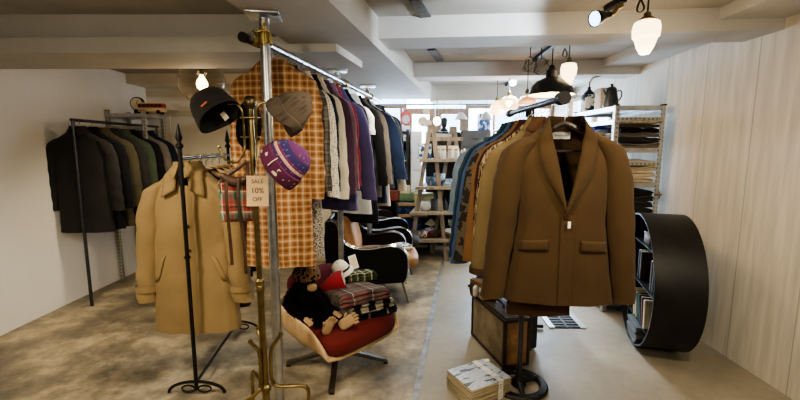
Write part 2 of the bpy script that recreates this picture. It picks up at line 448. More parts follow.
    if collar in('shirt','lapel','shawl','stand'):
        rows=[]; nu=26
        top=.03 if collar!='stand' else .05
        for j,(v) in enumerate((0,.3,.5,.75,1)):
            row=[]
            for i in range(nu+1):
                a=-PI/2+ (PI*1.0)*(i/nu-.5)*(1.86 if collar in('shirt','stand') else 1.1) + PI   # around the back of the neck
                fr=abs(i/nu-.5)*2
                r=neck+(.004 if v<.5 else .004+.026*(v-.5)*2*(1 if collar!='stand' else .1))
                dz= top*(v/.3)-.004 if v<=.3 else (top-(v-.3)*( .085+ (.05*fr**3 if collar=='shirt' else .0)))
                if collar=='stand': dz=top*v
                ex=1+(.35*fr**4*max(0,v-.4) if collar=='shirt' else 0)
                row.append(Vector((math.cos(a)*r*1.02*ex, (math.sin(a)*r*.9*ex - (.012*fr**2))*kd, dz)))
            rows.append(row)
        B().grid(rows).build('collar',cmm,root,60,thick=.004)
    if vd and collar in ('shawl','lapel'):
        for sgn in (-1,1):
            rows=[]
            for i in range(22):
                s=i/21; row=[]
                wid=lapw*(.55+.75*math.sin(PI*min(1,s*1.15)**.8))*(1-s**5) if collar=='shawl' else lapw*(.7+.9*(s if s<.5 else (1-s)))*(1-s**6)
                for k in range(6):
                    q=k/5; x=sgn*(vw*(1-s)+wid*q-.004); dz=max(.002,s*vd+.012*q*(1-s))
                    p=front(x,dz,.006+.012*math.sin(PI*min(1,q*.8+.1))); 
                    if s<.08: p.z+= .03*(1-s/.08)*(1-q)
                    row.append(p)
                rows.append(row)
            B().grid(rows).build('lapel',cmm,root,60,thick=.004)
    if placket:
        rows=[]
        for i in range(24):
            dz=max(vd,.01)+(L-max(vd,.01)-.004)*i/23
            rows.append([front(x,dz,o) for x,o in ((-.022,.0),(-.0205,.007),(0,.008),(.03,.0075),(.045,.002))])
        B().grid(rows).build('placket',m,root,60)
    for (bx,bz,br) in buttons:
        p=front(bx,bz,.012); o=B().lathe([(0,.004),(br*.7,.004),(br,.002),(br,-.002),(0,-.003)],12,p,Matrix.Rotation(PI/2,3,'X')).build('button',btnm or M_dwood,root)
    for fl in flaps:
        fx,fz,fw,fh=fl[:4]; tilt=fl[4] if len(fl)>4 else 0
        rows=[[front(fx+fw*(k/6-.5)+ (i/4)*fh*tilt, fz+fh*i/4+ .0*k + (k/6-.5)*fw*tilt,.004+.003*math.sin(PI*(.15+.8*i/4))) for k in range(7)] for i in range(5)]
        B().grid(rows).build('pocket_flap',m,root,60,thick=.004)
    return root,front,P
def hanger(pos,rz,label,m=M_oak,hookm=M_chrome,gap=.085,wide=.19,group=None,arms=True,bar=False,drop=None,slope=.05,thin=.5):
    """pos is the neck point of the garment; hook rises by gap to the rail"""
    drop=.06+slope if drop is None else drop
    r=thing('clothes_hanger',label,'hanger',pos,rz,group)
    pts=[(0,0,-.005),(0,0,gap-.05)]
    R=.021
    for i in range(10):
        a=-PI/2+ i/9*PI*1.35; pts.append((0+R*math.cos(a)*1.0,0,gap-.028+R*math.sin(a)+.006))
    B().tube(pts,.0024,6).build('hook',hookm,r)
    if arms:
        b=B(); p=[(wide*(i/8-1),0,-.014-drop*(1-i/8)**1.3) for i in range(9)]+[(wide*i/8,0,-.014-drop*(i/8)**1.3) for i in range(1,9)]
        b.tube(p,[.009*thin]+[.015*thin]*15+[.009*thin],8); b.build('shoulder_bar',m,r)
        if bar: B().tube([(-wide*.85,0,-.14),(wide*.85,0,-.14)],.006,6).build('trouser_bar',m,r)
    return r

# ---- fabrics
F_trench=cloth('tan_gabardine','#8d7449',.06,.2,500)
F_ochre=cloth('ochre_wool','#433017',.07,.3,300)
F_check=tartan('orange_check',[(0,'#8f5a29'),(.10,'#b38450'),(.17,'#d0ae82'),(.29,'#a3713c'),(.44,'#70421d'),(.60,'#9d6a36'),(.70,'#c7a173'),(.80,'#85522a')],13)
F_greyplaid=tartan('grey_plaid',[(0,'#4f4a46'),(.4,'#2e2b2a'),(.6,'#6d665e'),(.8,'#3a3735')],16)
F_dot=speckle('ivory_dotted','#1c1a1c','#dcd3c2',85,.28,'voronoi')
F_tweed=speckle('grey_tweed','#5b5550','#b5aca0',140,.5)
F_cream=cloth('cream_wool','#d8ccb4')
F_purple=cloth('plum_cotton','#4a3047')
F_mauve=cloth('mauve_cotton','#7a5866')
F_red=cloth('wine_red','#8e1f2d')
F_lav=cloth('violet_jersey','#4d4570')
F_blackc=cloth('black_wool','#131318')
F_navy=cloth('navy_wool','#181f33')
F_navy2=cloth('blue_navy','#1d2c4a')
F_white=cloth('white_linen','#dcdedf',.05)
F_taupe=cloth('taupe_wool','#6d645c')
F_char=cloth('charcoal_wool','#2b2a29')
F_khaki=cloth('khaki_canvas','#6e5c3a',.1)
F_olive=cloth('dark_olive','#4a4331')
F_stripe=speckle('brown_rib','#33261b','#9a8360',50,.5,'noise',(3,1,.35))
F_maroon=cloth('maroon','#3b1618')
F_grey=cloth('slate_grey','#4a4f57')
F_leaf=speckle('leaf_print','#2c2722','#5c5242',22,.5)
F_rust=cloth('rust_cord','#75502c')
F_blue=cloth('washed_blue','#3a5480')
F_teal=cloth('teal_cotton','#1f4d50')
F_royal=cloth('royal_blue','#1a2fb0')
F_denim=cloth('grey_denim','#6d7f93')
F_pink=speckle('pink_print','#b04a8a','#d9b3c4',60,.5)
F_brown=cloth('brown_cloth','#4f3420')
F_greenc=cloth('moss_green','#3e4a38')

# ---- rail frame of galvanised scaffold poles (left of the aisle)
PP={2.1:-.675,3.54:-.53,4.44:-.345}
pX=lambda Y: PP[Y] if Y in PP else -.685+.174*(Y-2.3)
RZ=2.035
fr=thing('scaffold_clothes_rail','long galvanised scaffold-pole rail fixed between floor and ceiling carrying the coats','clothes rail',(pX(2.1),2.1,0))
O=Vector((pX(2.1),2.1,0))
ang=math.atan2(.165,1)
for i,Y in enumerate((2.1,3.54,4.44)):
    x,y=pX(Y)-O.x,Y-O.y
    zt=2.15
    B().tube([(x,y,.01),(x,y,zt-.02)],.0255,16).build('post',M_steel,fr)
    B().box((x,y,zt-.006),(.16,.16,.012),ang,.003).build('ceiling_plate',M_steel,fr,30)
    B().box((x,y,.005),(.15,.15,.01),ang).build('floor_plate',M_steel,fr,30)
    B().tube([(x-.05,y-.02,2.07),(x+.05,y+.02,2.055)],.008,8).build('cross_pin',M_chrome,fr)
# rail to the right of the posts
off=0
rl=lambda Y: -.685+.174*(Y-2.3)
ra=Vector((rl(2.05)-O.x,2.05-O.y,RZ)); rb=Vector((rl(4.9)-O.x,4.9-O.y,RZ))
B().tube([ra,rb],.021,14).build('hanging_bar',M_steel,fr)
M_clamp=mat('yellow_zinc_clamp','#a8914c',.35,1,.2,25)
for Y in (2.1,3.54,4.44):
    x,y=pX(Y)-O.x,Y-O.y; off=rl(Y)-pX(Y)
    b=B(); b.lathe([(.026,-.028),(.037,-.028),(.037,.028),(.026,.028)],16,(x,y,RZ)); b.box((x+off*.55,y,RZ),(.05,.05,.055),ang,.008)
    b.lathe([(.022,-.025),(.033,-.025),(.033,.025),(.022,.025)],14,(x+off,y,RZ),Matrix.Rotation(-ang,3,'Z')@Matrix.Rotation(PI/2,3,'X'))
    b.tube([(x-.02,y-.05,RZ+.02),(x+.04,y-.05,RZ+.03)],.006,6); b.tube([(x+.01,y-.045,RZ-.045),(x+.01,y-.045,RZ+.05)],.006,6)
    b.lathe([(0,.012),(.013,.012),(.013,0),(0,0)],6,(x+.01,y-.045,RZ+.05))
    b.build('clamp',M_clamp,fr)
# stub of a second bar in the first clamp, pointing towards the viewer
B().tube([(-.078,-.075,RZ-.012),(-.045,.06,RZ-.012)],.021,14).build('bar_stub',mat('brass_coupler','#5f5230',.35,1,.2,20),fr)
B().tube([(-.081,-.088,RZ-.012),(-.076,-.066,RZ-.012)],.024,14).build('end_cap',M_rubber,fr)

off=0
LG='coats on the scaffold rail'
import re
def short(lab): return re.split(r',| directly| with| hanging| beside| between| behind| squeezed| hidden| near | at the| in the| on the| peeping| with | midway| farthest',lab)[0].strip()
def rail_garment(Y,m,label,cat='coat',rz=0.0,name='hanging_coat',gap=.105,hm=M_chrome,hl=None,shift=0,**kw):
    x=rl(Y)+shift
    kw={**dict(D=.042,sd=.55,out=.05,slope=.075,sr=.06,folds=.006),**kw}
    rz+=-.38
    pos=(x,Y,RZ-.02-gap+.03)
    r=garment(name,label,cat,pos,rz-ang*.4,m,**kw)
    hanger(pos,rz-ang*.4,hl or ('metal hook hanger inside the '+short(label)+' on the scaffold rail'),hookm=hm,gap=gap,wide=kw.get('W',.215)*.8,slope=kw['slope'])
    return r
rail_garment(2.30,F_check,'orange and cream checked long coat, nearest on the scaffold rail',rz=.42,W=.197,L=1.155,hem=.20,waist=.93,sl=.66,sr=.066,out=.025,collar='none',folds=.012,seed=3,shift=-.01,D=.07,slope=.05,gap=.07)
rail_garment(2.44,F_greyplaid,'charcoal grey plaid jacket hanging right behind the orange checked coat','jacket',name='hanging_jacket',L=.68,sl=.56,W=.225,seed=4,out=.035)
rail_garment(2.54,F_tweed,'grey flecked tweed coat, second behind the orange checked coat',L=1.12,W=.175,sl=.5,seed=5,hem=.185,out=.02)
rail_garment(2.63,F_dot,'ivory blouse with dense black dots beside the grey tweed coat','blouse',name='hanging_blouse',L=.72,sl=.62,W=.185,seed=6)
rail_garment(2.74,F_navy,'dark navy jacket between the dotted blouse and the cream cardigan','jacket',name='hanging_jacket',L=.78,sl=.6,W=.175,seed=7,out=.02)
rail_garment(2.84,F_cream,'cream knitted cardigan hanging before the plum jacket','cardigan',name='hanging_cardigan',L=.7,sl=.66,W=.18,seed=8)
rail_garment(2.97,F_purple,'plum purple jacket hanging behind the cream cardigan','jacket',name='hanging_jacket',L=.75,sl=.64,W=.185,seed=9,sr=.07)
rail_garment(3.09,F_mauve,'dusty mauve shirt jacket hanging behind the plum jacket','jacket',name='hanging_jacket',L=.74,sl=.62,W=.185,seed=10)
rail_garment(3.17,F_red,'wine red jersey squeezed before the violet blouse','jersey',name='hanging_jersey',L=.72,sl=.6,W=.175,seed=11)
rail_garment(3.29,F_lav,'violet loose blouse with wide sleeves on the scaffold rail','blouse',name='hanging_blouse',L=.95,sl=.72,W=.19,seed=12,out=.12,sr=.085)
rail_garment(3.42,F_blackc,'black jacket hanging just before the second scaffold post','jacket',name='hanging_jacket',L=.8,sl=.62,W=.2,seed=13,out=.06)
rail_garment(3.68,F_white,'long white linen dress hanging behind the second scaffold post','dress',name='hanging_dress',L=1.04,sl=.2,W=.18,hem=.22,seed=14,out=.03)
rail_garment(3.82,F_blackc,'long black wool coat hanging behind the white linen dress',L=1.15,sl=.66,W=.225,hem=.24,seed=15,out=.08)
rail_garment(3.98,F_taupe,'taupe grey coat hanging behind the long black wool coat',L=.92,sl=.66,W=.24,seed=16,out=.08)
rail_garment(4.12,F_navy2,'blue navy coat with broad sleeves at the third scaffold post',L=1.0,sl=.62,W=.27,seed=17,out=.16,sr=.085)
rail_garment(4.27,F_cream,'cream overshirt peeping out below the blue navy coat','shirt',name='hanging_shirt',L=1.05,sl=.75,W=.27,seed=18,out=.15)
rail_garment(4.60,F_grey,'slate grey jacket near the far end of the scaffold rail','jacket',name='hanging_jacket',L=.9,sl=.6,W=.25,seed=19,out=.09)
rail_garment(4.78,F_navy,'dark navy pea coat, farthest on the scaffold rail',L=.85,sl=.6,W=.25,seed=20)

# ---- black iron spear-top garment rack with the tan trench coat
p0=on_z(197,394,0.0); p1=Vector((-1.335,3.15,0))
rk=thing('iron_garment_rack','black iron garment rack with spear-shaped finial carrying the tan trench coat','garment rack',p0)
dv=p1-p0; zr=1.435
zt=at(179,147,p0.y).z
B().tube([(0,0,.03),(0,0,zt)],.0115,10).build('post',M_iron,rk)
B().tube([(dv.x,dv.y,.03),(dv.x,dv.y,zt)],.0115,10).build('post',M_iron,rk)
B().lathe([(.0115,-.01),(.021,0),(.021,.012),(.013,.02),(.0105,.03),(.019,.05),(.012,.085),(.005,.12),(0,.135)],12,(0,0,zt)).build('spear_finial',M_iron,rk)
B().lathe([(.0115,-.01),(.021,0),(.021,.012),(.013,.02),(.0105,.03),(.019,.05),(.012,.085),(.005,.12),(0,.135)],12,(dv.x,dv.y,zt)).build('spear_finial',M_iron,rk)
B().tube([(0,0,zr),(dv.x,dv.y,zr)],.0105,10).build('hanging_bar',M_pipe,rk)
B().tube([(0,0,.075),(dv.x,dv.y,.075)],.0095,10).build('floor_bar',M_iron,rk)
B().lathe([(.0115,-.008),(.018,-.006),(.018,.006),(.0115,.008)],10,(0,0,.86)).build('collar_ring',M_iron,rk)
for c in ((0,0,0),(dv.x,dv.y,0)):
    b=B(); pts=[]
    for i in range(15):
        a=PI*i/14; pts.append((c[0]-.17*math.cos(a),c[1],.012+.07*math.sin(a)))
    b.tube(pts,.0095,8)
    for s in (-1,1):
        pts=[(c[0]+s*(.05+.04*math.cos(t)),c[1],.035+.022*math.sin(t)) for t in [i*.5 for i in range(13)]]; b.tube(pts,.006,6)
    b.build('hoop_foot',M_iron,rk)
def on_rack(t): return Vector((p0.x+dv.x*t,p0.y+dv.y*t,zr))
rrz=math.atan2(dv.y,dv.x)-PI/2
pt=on_rack(.19); pt=Vector((pt.x-.025,pt.y,1.385))
tr,tf,_=garment('trench_coat','tan belted-cuff trench coat hanging on the black iron garment rack','coat',pt,.02,F_trench,W=.235,L=1.03,hem=.262,waist=1.0,D=.085,sl=.70,sr=.08,out=.07,slope=.085,fwd=-.02,collar='shirt',neck=.075,
    seed=31,folds=.008,placket=True,vd=.16,vw=.05,cuffm=F_trench,cuffr=.88,wr=.009,flaps=((-.15,.52,.03,.16,-.35),(.15,.52,.03,.16,.35)),buttons=((.018,.35,.010),(.018,.5,.010)),nth=72,nz=40)
# broad collar leaves and button
for s in (-1,1):
    rows=[]
    for i in range(9):
        v=i/8; rows.append([tf(s*(.03+.085*q+.01*v), .004+.125*v-(.03*q)*(1-v)*0+.02*q*v, .012+.016*math.sin(PI*min(1,.3+.5*q))) for q in (0,.25,.5,.75,1)])
    B().grid(rows).build('collar_leaf',F_trench,tr,60,thick=.005)
hanger(pt,.02,'wooden hanger with chrome hook inside the tan trench coat',gap=.07,wide=.18,slope=.085)
B().box((0,-.03,-.03),(.03,.004,.045)).build('neck_label',M_cream,tr,0)
gl2=[(F_char,'charcoal jacket directly behind the tan trench coat on a wooden hanger','jacket','hanging_jacket',.85),
     (F_blackc,'black jacket with short hem, second behind the tan trench coat','jacket','hanging_jacket',.72),
     (F_olive,'dark olive coat hanging midway along the iron garment rack','coat','hanging_coat',1.0),
     (F_maroon,'maroon sweater, second from the far end of the iron rack','knit top','hanging_sweater',.7),
     (F_char,'dark grey knit at the far end of the iron rack','knit','hanging_knit',.7)]
for i,(m,lab,cat,nm,L) in enumerate(gl2):
    p=on_rack(.30+.15*i); p.z=1.355
    garment(nm,lab,cat,p,rrz*.5,m,W=.215,L=L,seed=40+i,collar='none',sl=.56,out=.04,D=.05,sd=.65,slope=.08)
    p=p+Vector((0,0,.022))
    hanger(p,rrz*.5,'pale wooden hanger showing above the '+short(lab)+[' behind the trench coat',', second behind the trench coat',' midway along the iron rack',', second from the far end',' at the far end'][i],gap=.078,wide=.2,drop=.075,thin=1.0)

# ---- pipe stand on the right with the ochre jacket
sX,sY=.755,2.385
SZ=1.72
ps=thing('pipe_clothes_stand','dark iron pipe clothes stand with round base under the ochre jacket','clothes stand',(sX,sY,0))
n0=at(563,99,1.86); n1=at(510,113,2.70)
SZ=(n0.z+n1.z)/2
l0=Vector((n0.x-sX,n0.y-sY,SZ)); l1=Vector((n1.x-sX,n1.y-sY,SZ))
B().tube([(0,0,.03),(0,0,SZ)],.0165,14).build('post',M_pipe,ps)
B().tube([l0,l1],.016,14).build('hanging_bar',M_pipe,ps)
dd=(l1-l0).normalized()
B().tube([l0-dd*.02,l0+dd*.03],.03,18).build('end_cap',M_iron,ps); B().tube([l1-dd*.03,l1+dd*.02],.024,18).build('end_cap',M_iron,ps)
B().lathe([(.017,-.035),(.026,-.035),(.026,.03),(.017,.03)],14,(0,0,SZ-.01)).build('tee_joint',M_iron,ps)
b=B(); b.lathe([(.125,.0),(.172,.0),(.177,.012),(.167,.024),(.130,.024),(.123,.012),(.125,0)],36)
for i in range(3):
    a=i*2*PI/3+.4; b.tube([(0.02*math.cos(a),.02*math.sin(a),.03),(.14*math.cos(a),.14*math.sin(a),.016)],[.02,.013],8)
b.build('round_base',M_iron,ps)
B().lathe([(.017,.1),(.022,.09),(.024,.06),(.04,.035),(.045,.012),(.0,.012)],18).build('base_socket',M_iron,ps)
def on_stand(t): 
    q=l0+(l1-l0)*t; return Vector((sX+q.x,sY+q.y,SZ))
SG='clothes on the pipe stand'
pj=on_stand(.10); pj.z=SZ-.085; pj.x=.745; 
pj=Vector((at(565,117,1.93).x,1.93,at(565,121,1.93).z))
jk,jf,_=garment('ochre_jacket','ochre brown single-button jacket with shawl collar, front of the pipe stand','jacket',pj,-.12,F_ochre,W=.222,L=.865,hem=.265,waist=.93,D=.1,sl=.75,sr=.078,out=.095,fwd=-.01,collar='shawl',vd=.43,vw=.085,lapw=.055,
    seed=51,folds=.007,placket=True,cut=.0,buttons=((.0,.435,.014),),btnm=mat('tortoise_button','#3a2410',.25,0,.3,40),flaps=((-.135,.545,.125,.055),(.135,.545,.125,.055)),wr=.005,nth=80,nz=40,neck=.072,slope=.055)
B().box((.0,.050,-.066),(.085,.004,.034)).build('neck_label',M_white,jk,0)
def text(s,size,loc,rot,m,parent,name='lettering',align='CENTER',extr=.0004):
    cu=bpy.data.curves.new(name,'FONT'); cu.body=s; cu.size=size; cu.align_x=align; cu.align_y='CENTER'; cu.extrude=extr; cu.fill_mode='FRONT' if not extr else 'BOTH'
    o=bpy.data.objects.new(name,cu); C.objects.link(o); o.location=loc; o.rotation_euler=rot; cu.materials.append(m)
    dg=bpy.context.evaluated_depsgraph_get(); me=bpy.data.meshes.new_from_object(o.evaluated_get(dg)); bpy.data.objects.remove(o)
    o=bpy.data.objects.new(name,me); C.objects.link(o); o.location=loc; o.rotation_euler=rot
    if parent: o.parent=parent
    return o
M_ink=mat('dark_ink','#3d2c22',.8,var=0)
text('Christian Dior',.0125,(0,.0470,-.066),(PI/2,0,0),M_ink,jk)
B().box((.012,-.118,-.475),(.012,.004,.03),0).build('price_tag',M_white,jk,0)
hanger(pj,-.12,'dark brown moulded hanger inside the ochre jacket',m=M_dwood,gap=.06,wide=.18,bar=True,slope=.055,thin=1.1)
gs=[(.22,F_brown,'dark brown longer jacket hidden behind the ochre jacket','jacket','hanging_jacket',dict(L=1.0,W=.17,sl=.4,out=.02)),
    (.31,F_khaki,'khaki canvas jacket with leather cuffs behind the ochre jacket','jacket','hanging_jacket',dict(L=.90,W=.215,sl=.66,out=.085,fwd=-.03,cuffm=M_leather,cuffr=.97,sr=.075)),
    (.40,F_stripe,'brown ribbed stripe knit behind the khaki canvas jacket','knit','hanging_knit',dict(L=.75,W=.225,sl=.5,out=.05)),
    (.48,F_maroon,'maroon cardigan behind the brown ribbed stripe knit','cardigan','hanging_cardigan',dict(L=.7,W=.225,sl=.4,out=.04)),
    (.56,F_rust,'rust corduroy shirt in the middle of the pipe stand','shirt','hanging_shirt',dict(L=.78,W=.225,sl=.66,out=.08)),
    (.65,F_leaf,'dark leaf print shirt behind the rust corduroy shirt','shirt','hanging_shirt',dict(L=.76,W=.235,sl=.68,out=.11,sr=.08)),
    (.74,F_blue,'washed blue jacket behind the leaf print shirt','jacket','hanging_jacket',dict(L=.95,W=.245,sl=.72,out=.115)),
    (.83,F_navy2,'deep blue coat near the far end of the pipe stand','coat','hanging_coat',dict(L=.95,W=.25,sl=.7,out=.11)),
    (.92,F_teal,'teal shirt at the far end of the pipe stand','shirt','hanging_shirt',dict(L=.9,W=.25,sl=.66,out=.10))]
for i,(t,m,lab,cat,nm,kw) in enumerate(gs):
    p=on_stand(t); p.z=SZ-.095; p.x-=.0
    kw={**dict(D=.032,sd=.42,out=.09,slope=.08,folds=.006,wr=.004),**kw}
    garment(nm,lab,cat,p,-.05,m,seed=60+i,collar='shirt' if i!=2 else 'none',**kw)
    hanger(p,-.05,'hook hanger holding the '+short(lab)+' on the pipe stand',m=M_dwood if i%2 else M_oak,gap=.095,wide=kw['W']*.8,slope=.08)

# ---- second, farther stand
fs_=thing('steel_clothes_stand','bright steel clothes stand farther back behind the pipe stand','clothes stand',(.95,3.45,0))
zz=1.66
B().tube([(0,-.28,zz),(0.02,.75,zz)],.014,12).build('hanging_bar',M_chrome,fs_)
for y in (-.26,.73):
    B().tube([(0.01,y,.03),(0.01,y,zz)],.013,12).build('post',M_chrome,fs_)
    B().tube([(-.22,y,.02),(.24,y,.02)],.014,10).build('foot',M_iron,fs_)
g3=[(F_navy,'navy jacket, nearest on the steel stand','jacket',.85),(F_royal,'royal blue shirt with bright collar on the steel stand','shirt',.7),(F_char,'dark charcoal coat behind the royal blue shirt','coat',1.0),(F_rust,'rust orange shirt midway along the steel stand','shirt',.75),
    (F_brown,'dark brown coat behind the rust orange shirt','coat',.95),(F_pink,'pink and lilac printed shirt on the steel stand','shirt',.7),(F_denim,'pale grey denim jacket at the far end of the steel stand','jacket',.85),(F_denim,'faded denim coat, farthest on the steel stand','coat',1.0)]
for i,(m,lab,cat,L) in enumerate(g3):
    y=3.2+i*.125
    p=Vector((.95-.005*i,y,zz-.09))
    garment('hanging_'+cat,lab,cat,p,-.05,m,seed=80+i,L=L,W=.25+.005*i,sl=.6,out=.09,nth=40,nz=18,D=.042,sd=.5,slope=.08,folds=.006)
    hanger(p,-.05,'thin hanger holding the '+short(lab)+' on the steel stand',gap=.09,wide=.2,slope=.08)

# ---- far left dark coats under the steel shelf
fl_=thing('wall_clothes_rail','dark coat rail below the steel shelf at the back left wall','clothes rail',(-2.93,4.1,0))
B().tube([(0,-.45,1.74),(0,.85,1.74)],.014,10).build('hanging_bar',M_pipe,fl_)
for y in (-.43,.82): B().tube([(0,y,.0),(0,y,1.74)],.014,10).build('post',M_pipe,fl_)
dk=[F_char,F_blackc,F_olive,F_char,F_greenc,F_blackc,F_taupe,F_navy]
nm8=['charcoal','black','dark olive','dark ash','moss green','jet black','brownish taupe','dark navy']
for i in range(8):
    y=3.72+i*.145
    lab=f'{nm8[i]} wool coat on the rail by the back left wall'
    p=Vector((-2.93,y,1.66))
    garment('hanging_coat',lab,'coat',p,.05,dk[i],seed=100+i,L=.95,W=.25,sl=.62,out=.05,nth=36,nz=16,D=.05,sd=.6,slope=.07,folds=.007,group='dark coats at the back left wall')
    hanger(p,.05,f'wooden hanger inside the {nm8[i]} wool coat',gap=.085,wide=.19,slope=.07,group='hangers of the dark coats')

# ================================================================= BRASS COAT TREE AND WHAT HANGS ON IT
cY=1.76
kn=at(250,102,cY); bx=at(266,385,cY)
ctx=(kn.x+bx.x)/2-.0
tree=thing('coat_tree','brass coat tree with ball knob, curled hooks and splayed legs','coat tree',(bx.x,cY,0))
lean=kn.x-bx.x; zk=kn.z
def tp(z): return Vector((lean*min(1,z/zk),0,z))
B().tube([tp(.10),tp(.5),tp(.86)],.0155,14).build('pole',M_brass,tree)
B().tube([tp(.86),tp(1.2),tp(zk-.02)],.0125,14).build('pole',M_brass,tree)
B().lathe([(.0155,-.03),(.021,-.025),(.021,-.008),(.018,0),(.021,.008),(.021,.022),(.0125,.03)],16,tp(.88)).build('pole_collar',M_brass,tree)
B().lathe([(.0125,-.055),(.0145,-.05),(.0145,-.01),(.019,-.006),(.024,.003),(.027,.014),(.026,.026),(.022,.036),(.014,.044),(0,.047)],18,tp(zk-.02)).build('knob',M_brassd,tree)
B().lathe([(.0125,-.12),(.016,-.11),(.016,-.09),(.0125,-.08)],16,tp(1.45)).build('pole_collar',M_brass,tree)
# hooks: up along the pole, over and out; curl back up at the end
def bez(P,n=18):
    out=[]
    for i in range(n+1):
        t=i/n; p=[Vector(x) for x in P]
        while len(p)>1: p=[p[k]*(1-t)+p[k+1]*t for k in range(len(p)-1)]
        out.append(p[0])
    return out
def catm(P,n=6):
    P=[Vector(p) for p in P]; out=[]
    for i in range(len(P)-1):
        a,b_,c_,d_=P[max(i-1,0)],P[i],P[i+1],P[min(i+2,len(P)-1)]
        for k in range(n):
            t=k/n; out.append(.5*((2*b_)+(c_-a)*t+(2*a-5*b_+4*c_-d_)*t*t+(3*b_-a-3*c_+d_)*t**3))
    out.append(P[-1]); return out
loc=lambda px,py,dy=0: at(px,py,cY+dy)-Vector((bx.x,cY,0))
hk=[ [loc(228,104,-.02),loc(236,104,-.02),loc(241,109,-.02),loc(243,118,-.015),loc(244.5,140),loc(244,152),loc(238,161),loc(231,162),loc(224,158),loc(220,150),loc(219,147)],
     [loc(271,103,-.02),loc(262,103,-.02),loc(257,108,-.02),loc(256,118,-.015),loc(256.5,140),loc(258,152),loc(263,160),loc(271,162),loc(278,158),loc(281,150),loc(282,147)],
     [loc(250,100,.14),loc(250,100,.10),loc(250,104,.05),loc(250.5,116,.03),loc(251,140,.03),loc(251,152,.06),loc(251,158,.10),loc(251,157,.14),loc(251,148,.17)],
   ]
for h in hk:
    pts=catm(h,6); n=len(pts)
    b=B().tube(pts,.0052,10)
    for e in (0,-1): b.lathe([(0,.008),(.006,.005),(.008,0),(.006,-.005),(0,-.008)],10,pts[e])
    b.build('hook',M_brass,tree)
b=B(); 
b.tube([loc(240,117.5,-.015),loc(260,117.5,-.015)],.003,6); b.tube([loc(240.5,137,0),loc(260.5,137,0)],.003,6); b.build('cross_pin',M_brass,tree)
# bottom: four tubes rising along the pole, flaring out at the top, turning out to feet
for a in (.08,2.25,-2.05):
    ca,sa=math.cos(a),math.sin(a)
    R=lambda r,z: (ca*r,sa*r,z)
    pts=catm([R(.078,.645),R(.072,.632),R(.052,.605),R(.034,.575),R(.027,.53),R(.026,.47),R(.028,.425),R(.042,.392),R(.08,.383),R(.14,.383),R(.178,.378),R(.194,.355),R(.196,.30),R(.2,.12),R(.203,.0)],5)
    b=B().tube(pts,.0088,10); b.lathe([(0,.011),(.009,.007),(.011,0),(.009,-.007),(0,-.011)],10,pts[0])
    b.build('leg',M_brass,tree)
B().lathe([(.0,.10),(.012,.10),(.022,.16),(.022,.2),(.0155,.22),(.0155,.36),(.024,.37),(.024,.39),(.0155,.4)],16).build('foot_boss',M_brass,tree)

def scaled(o,k):
    o.scale=(k,k,k); return o
def orient(ax,roll=0,tilt=0):
    """rotation whose local z is the given picture-plane direction (right, up, towards viewer)"""
    a=(RIGHT*ax[0]+UP*ax[1]+BACK*ax[2]).normalized()
    q=Vector((0,0,1)).rotation_difference(a)
    return q @ Quaternion((0,0,1),roll)
def crump(amp,fr,seed):
    sv=Vector((seed*3.1,seed*7.7,seed))
    return lambda p: p+Vector((noise.noise(p*fr+sv),noise.noise(p*fr+sv+Vector((9,0,0))),noise.noise(p*fr+sv+Vector((0,9,0)))))*amp
def beanie(name,label,c,q,r,h,m,cm,cuff,fn=None,sq=1.0,flare=1.0):
    o=thing(name,label,'hat',c,q=q)
    prof=[(r*1.0*flare,0),(r*1.02,h*.15),(r*1.03,h*.35),(r*.98,h*.55),(r*.85,h*.75),(r*.62,h*.9),(r*.32,h*.98),(.001,h)]
    inner=[(a*.95,z*.95+.002) for a,z in prof]
    D=Matrix.Diagonal((1,sq,1))
    b=B(); b.lathe(inner[::-1][:-1]+[(r*.97*flare,0)]+prof,28,(0,0,0),D,fn); b.build('crown',m,o,60,sub=1)
    if cuff:
        b=B(); b.lathe([(r*1.0*flare,-.002),(r*1.07*flare,-.002),(r*1.10,cuff*.5),(r*1.075,cuff),(r*1.02,cuff)],28,(0,0,0),D,fn); b.build('cuff',cm,o,60,sub=1)
    return o
# black fleece hat on the left hook
M_fleece=cloth('black_fleece','#2b2826',.15,.3,250)
bh=beanie('fleece_hat','black fleece hat with tiny orange tab hanging on the left hook of the coat tree',at(220,117,cY-.05),orient((-.62,.72,-.22)),.086,.15,M_fleece,M_fleece,.05,crump(.014,9,2),.75,1.08)
axw=(RIGHT*-.62+UP*.72+BACK*-.22).normalized(); nw_=(BACK-axw*BACK.dot(axw)).normalized()
tabm=Matrix((nw_.cross(axw)*-1,nw_*-1,axw)).transposed().to_quaternion()
o=B().box((0,0,0),(.03,.004,.007),bev=.001).build('orange_tab',mat('orange_thread','#d2662a',.7,var=0),bh,0)
qi=bh.rotation_quaternion.inverted(); o.location=qi@(axw*.03+nw_*.082); o.rotation_mode='QUATERNION'; o.rotation_quaternion=qi@tabm
B().box((.012,.03,.012),(.022,.003,.04)).build('inner_label',M_cream,bh,0)
# dark cap behind the knob
M_felt=cloth('dark_felt','#1c1714',.15)
cap=thing('felt_beret','dark brown felt beret hung behind the knob of the coat tree','hat',at(249,125,cY+.11),q=orient((0,.15,.98)))
b=B(); b.lathe([(.0,.045),(.05,.042),(.085,.03),(.10,.008),(.095,-.012),(.07,-.02),(.06,-.02),(.055,-.012),(0,.02)],26,(0,0,0),Matrix.Diagonal((.62,1.22,1)),crump(.014,11,4)); b.build('crown',M_felt,cap,60,sub=1)
B().tube([(0,0,.043),(0.004,0,.055)],.003,6).build('stalk',M_felt,cap)
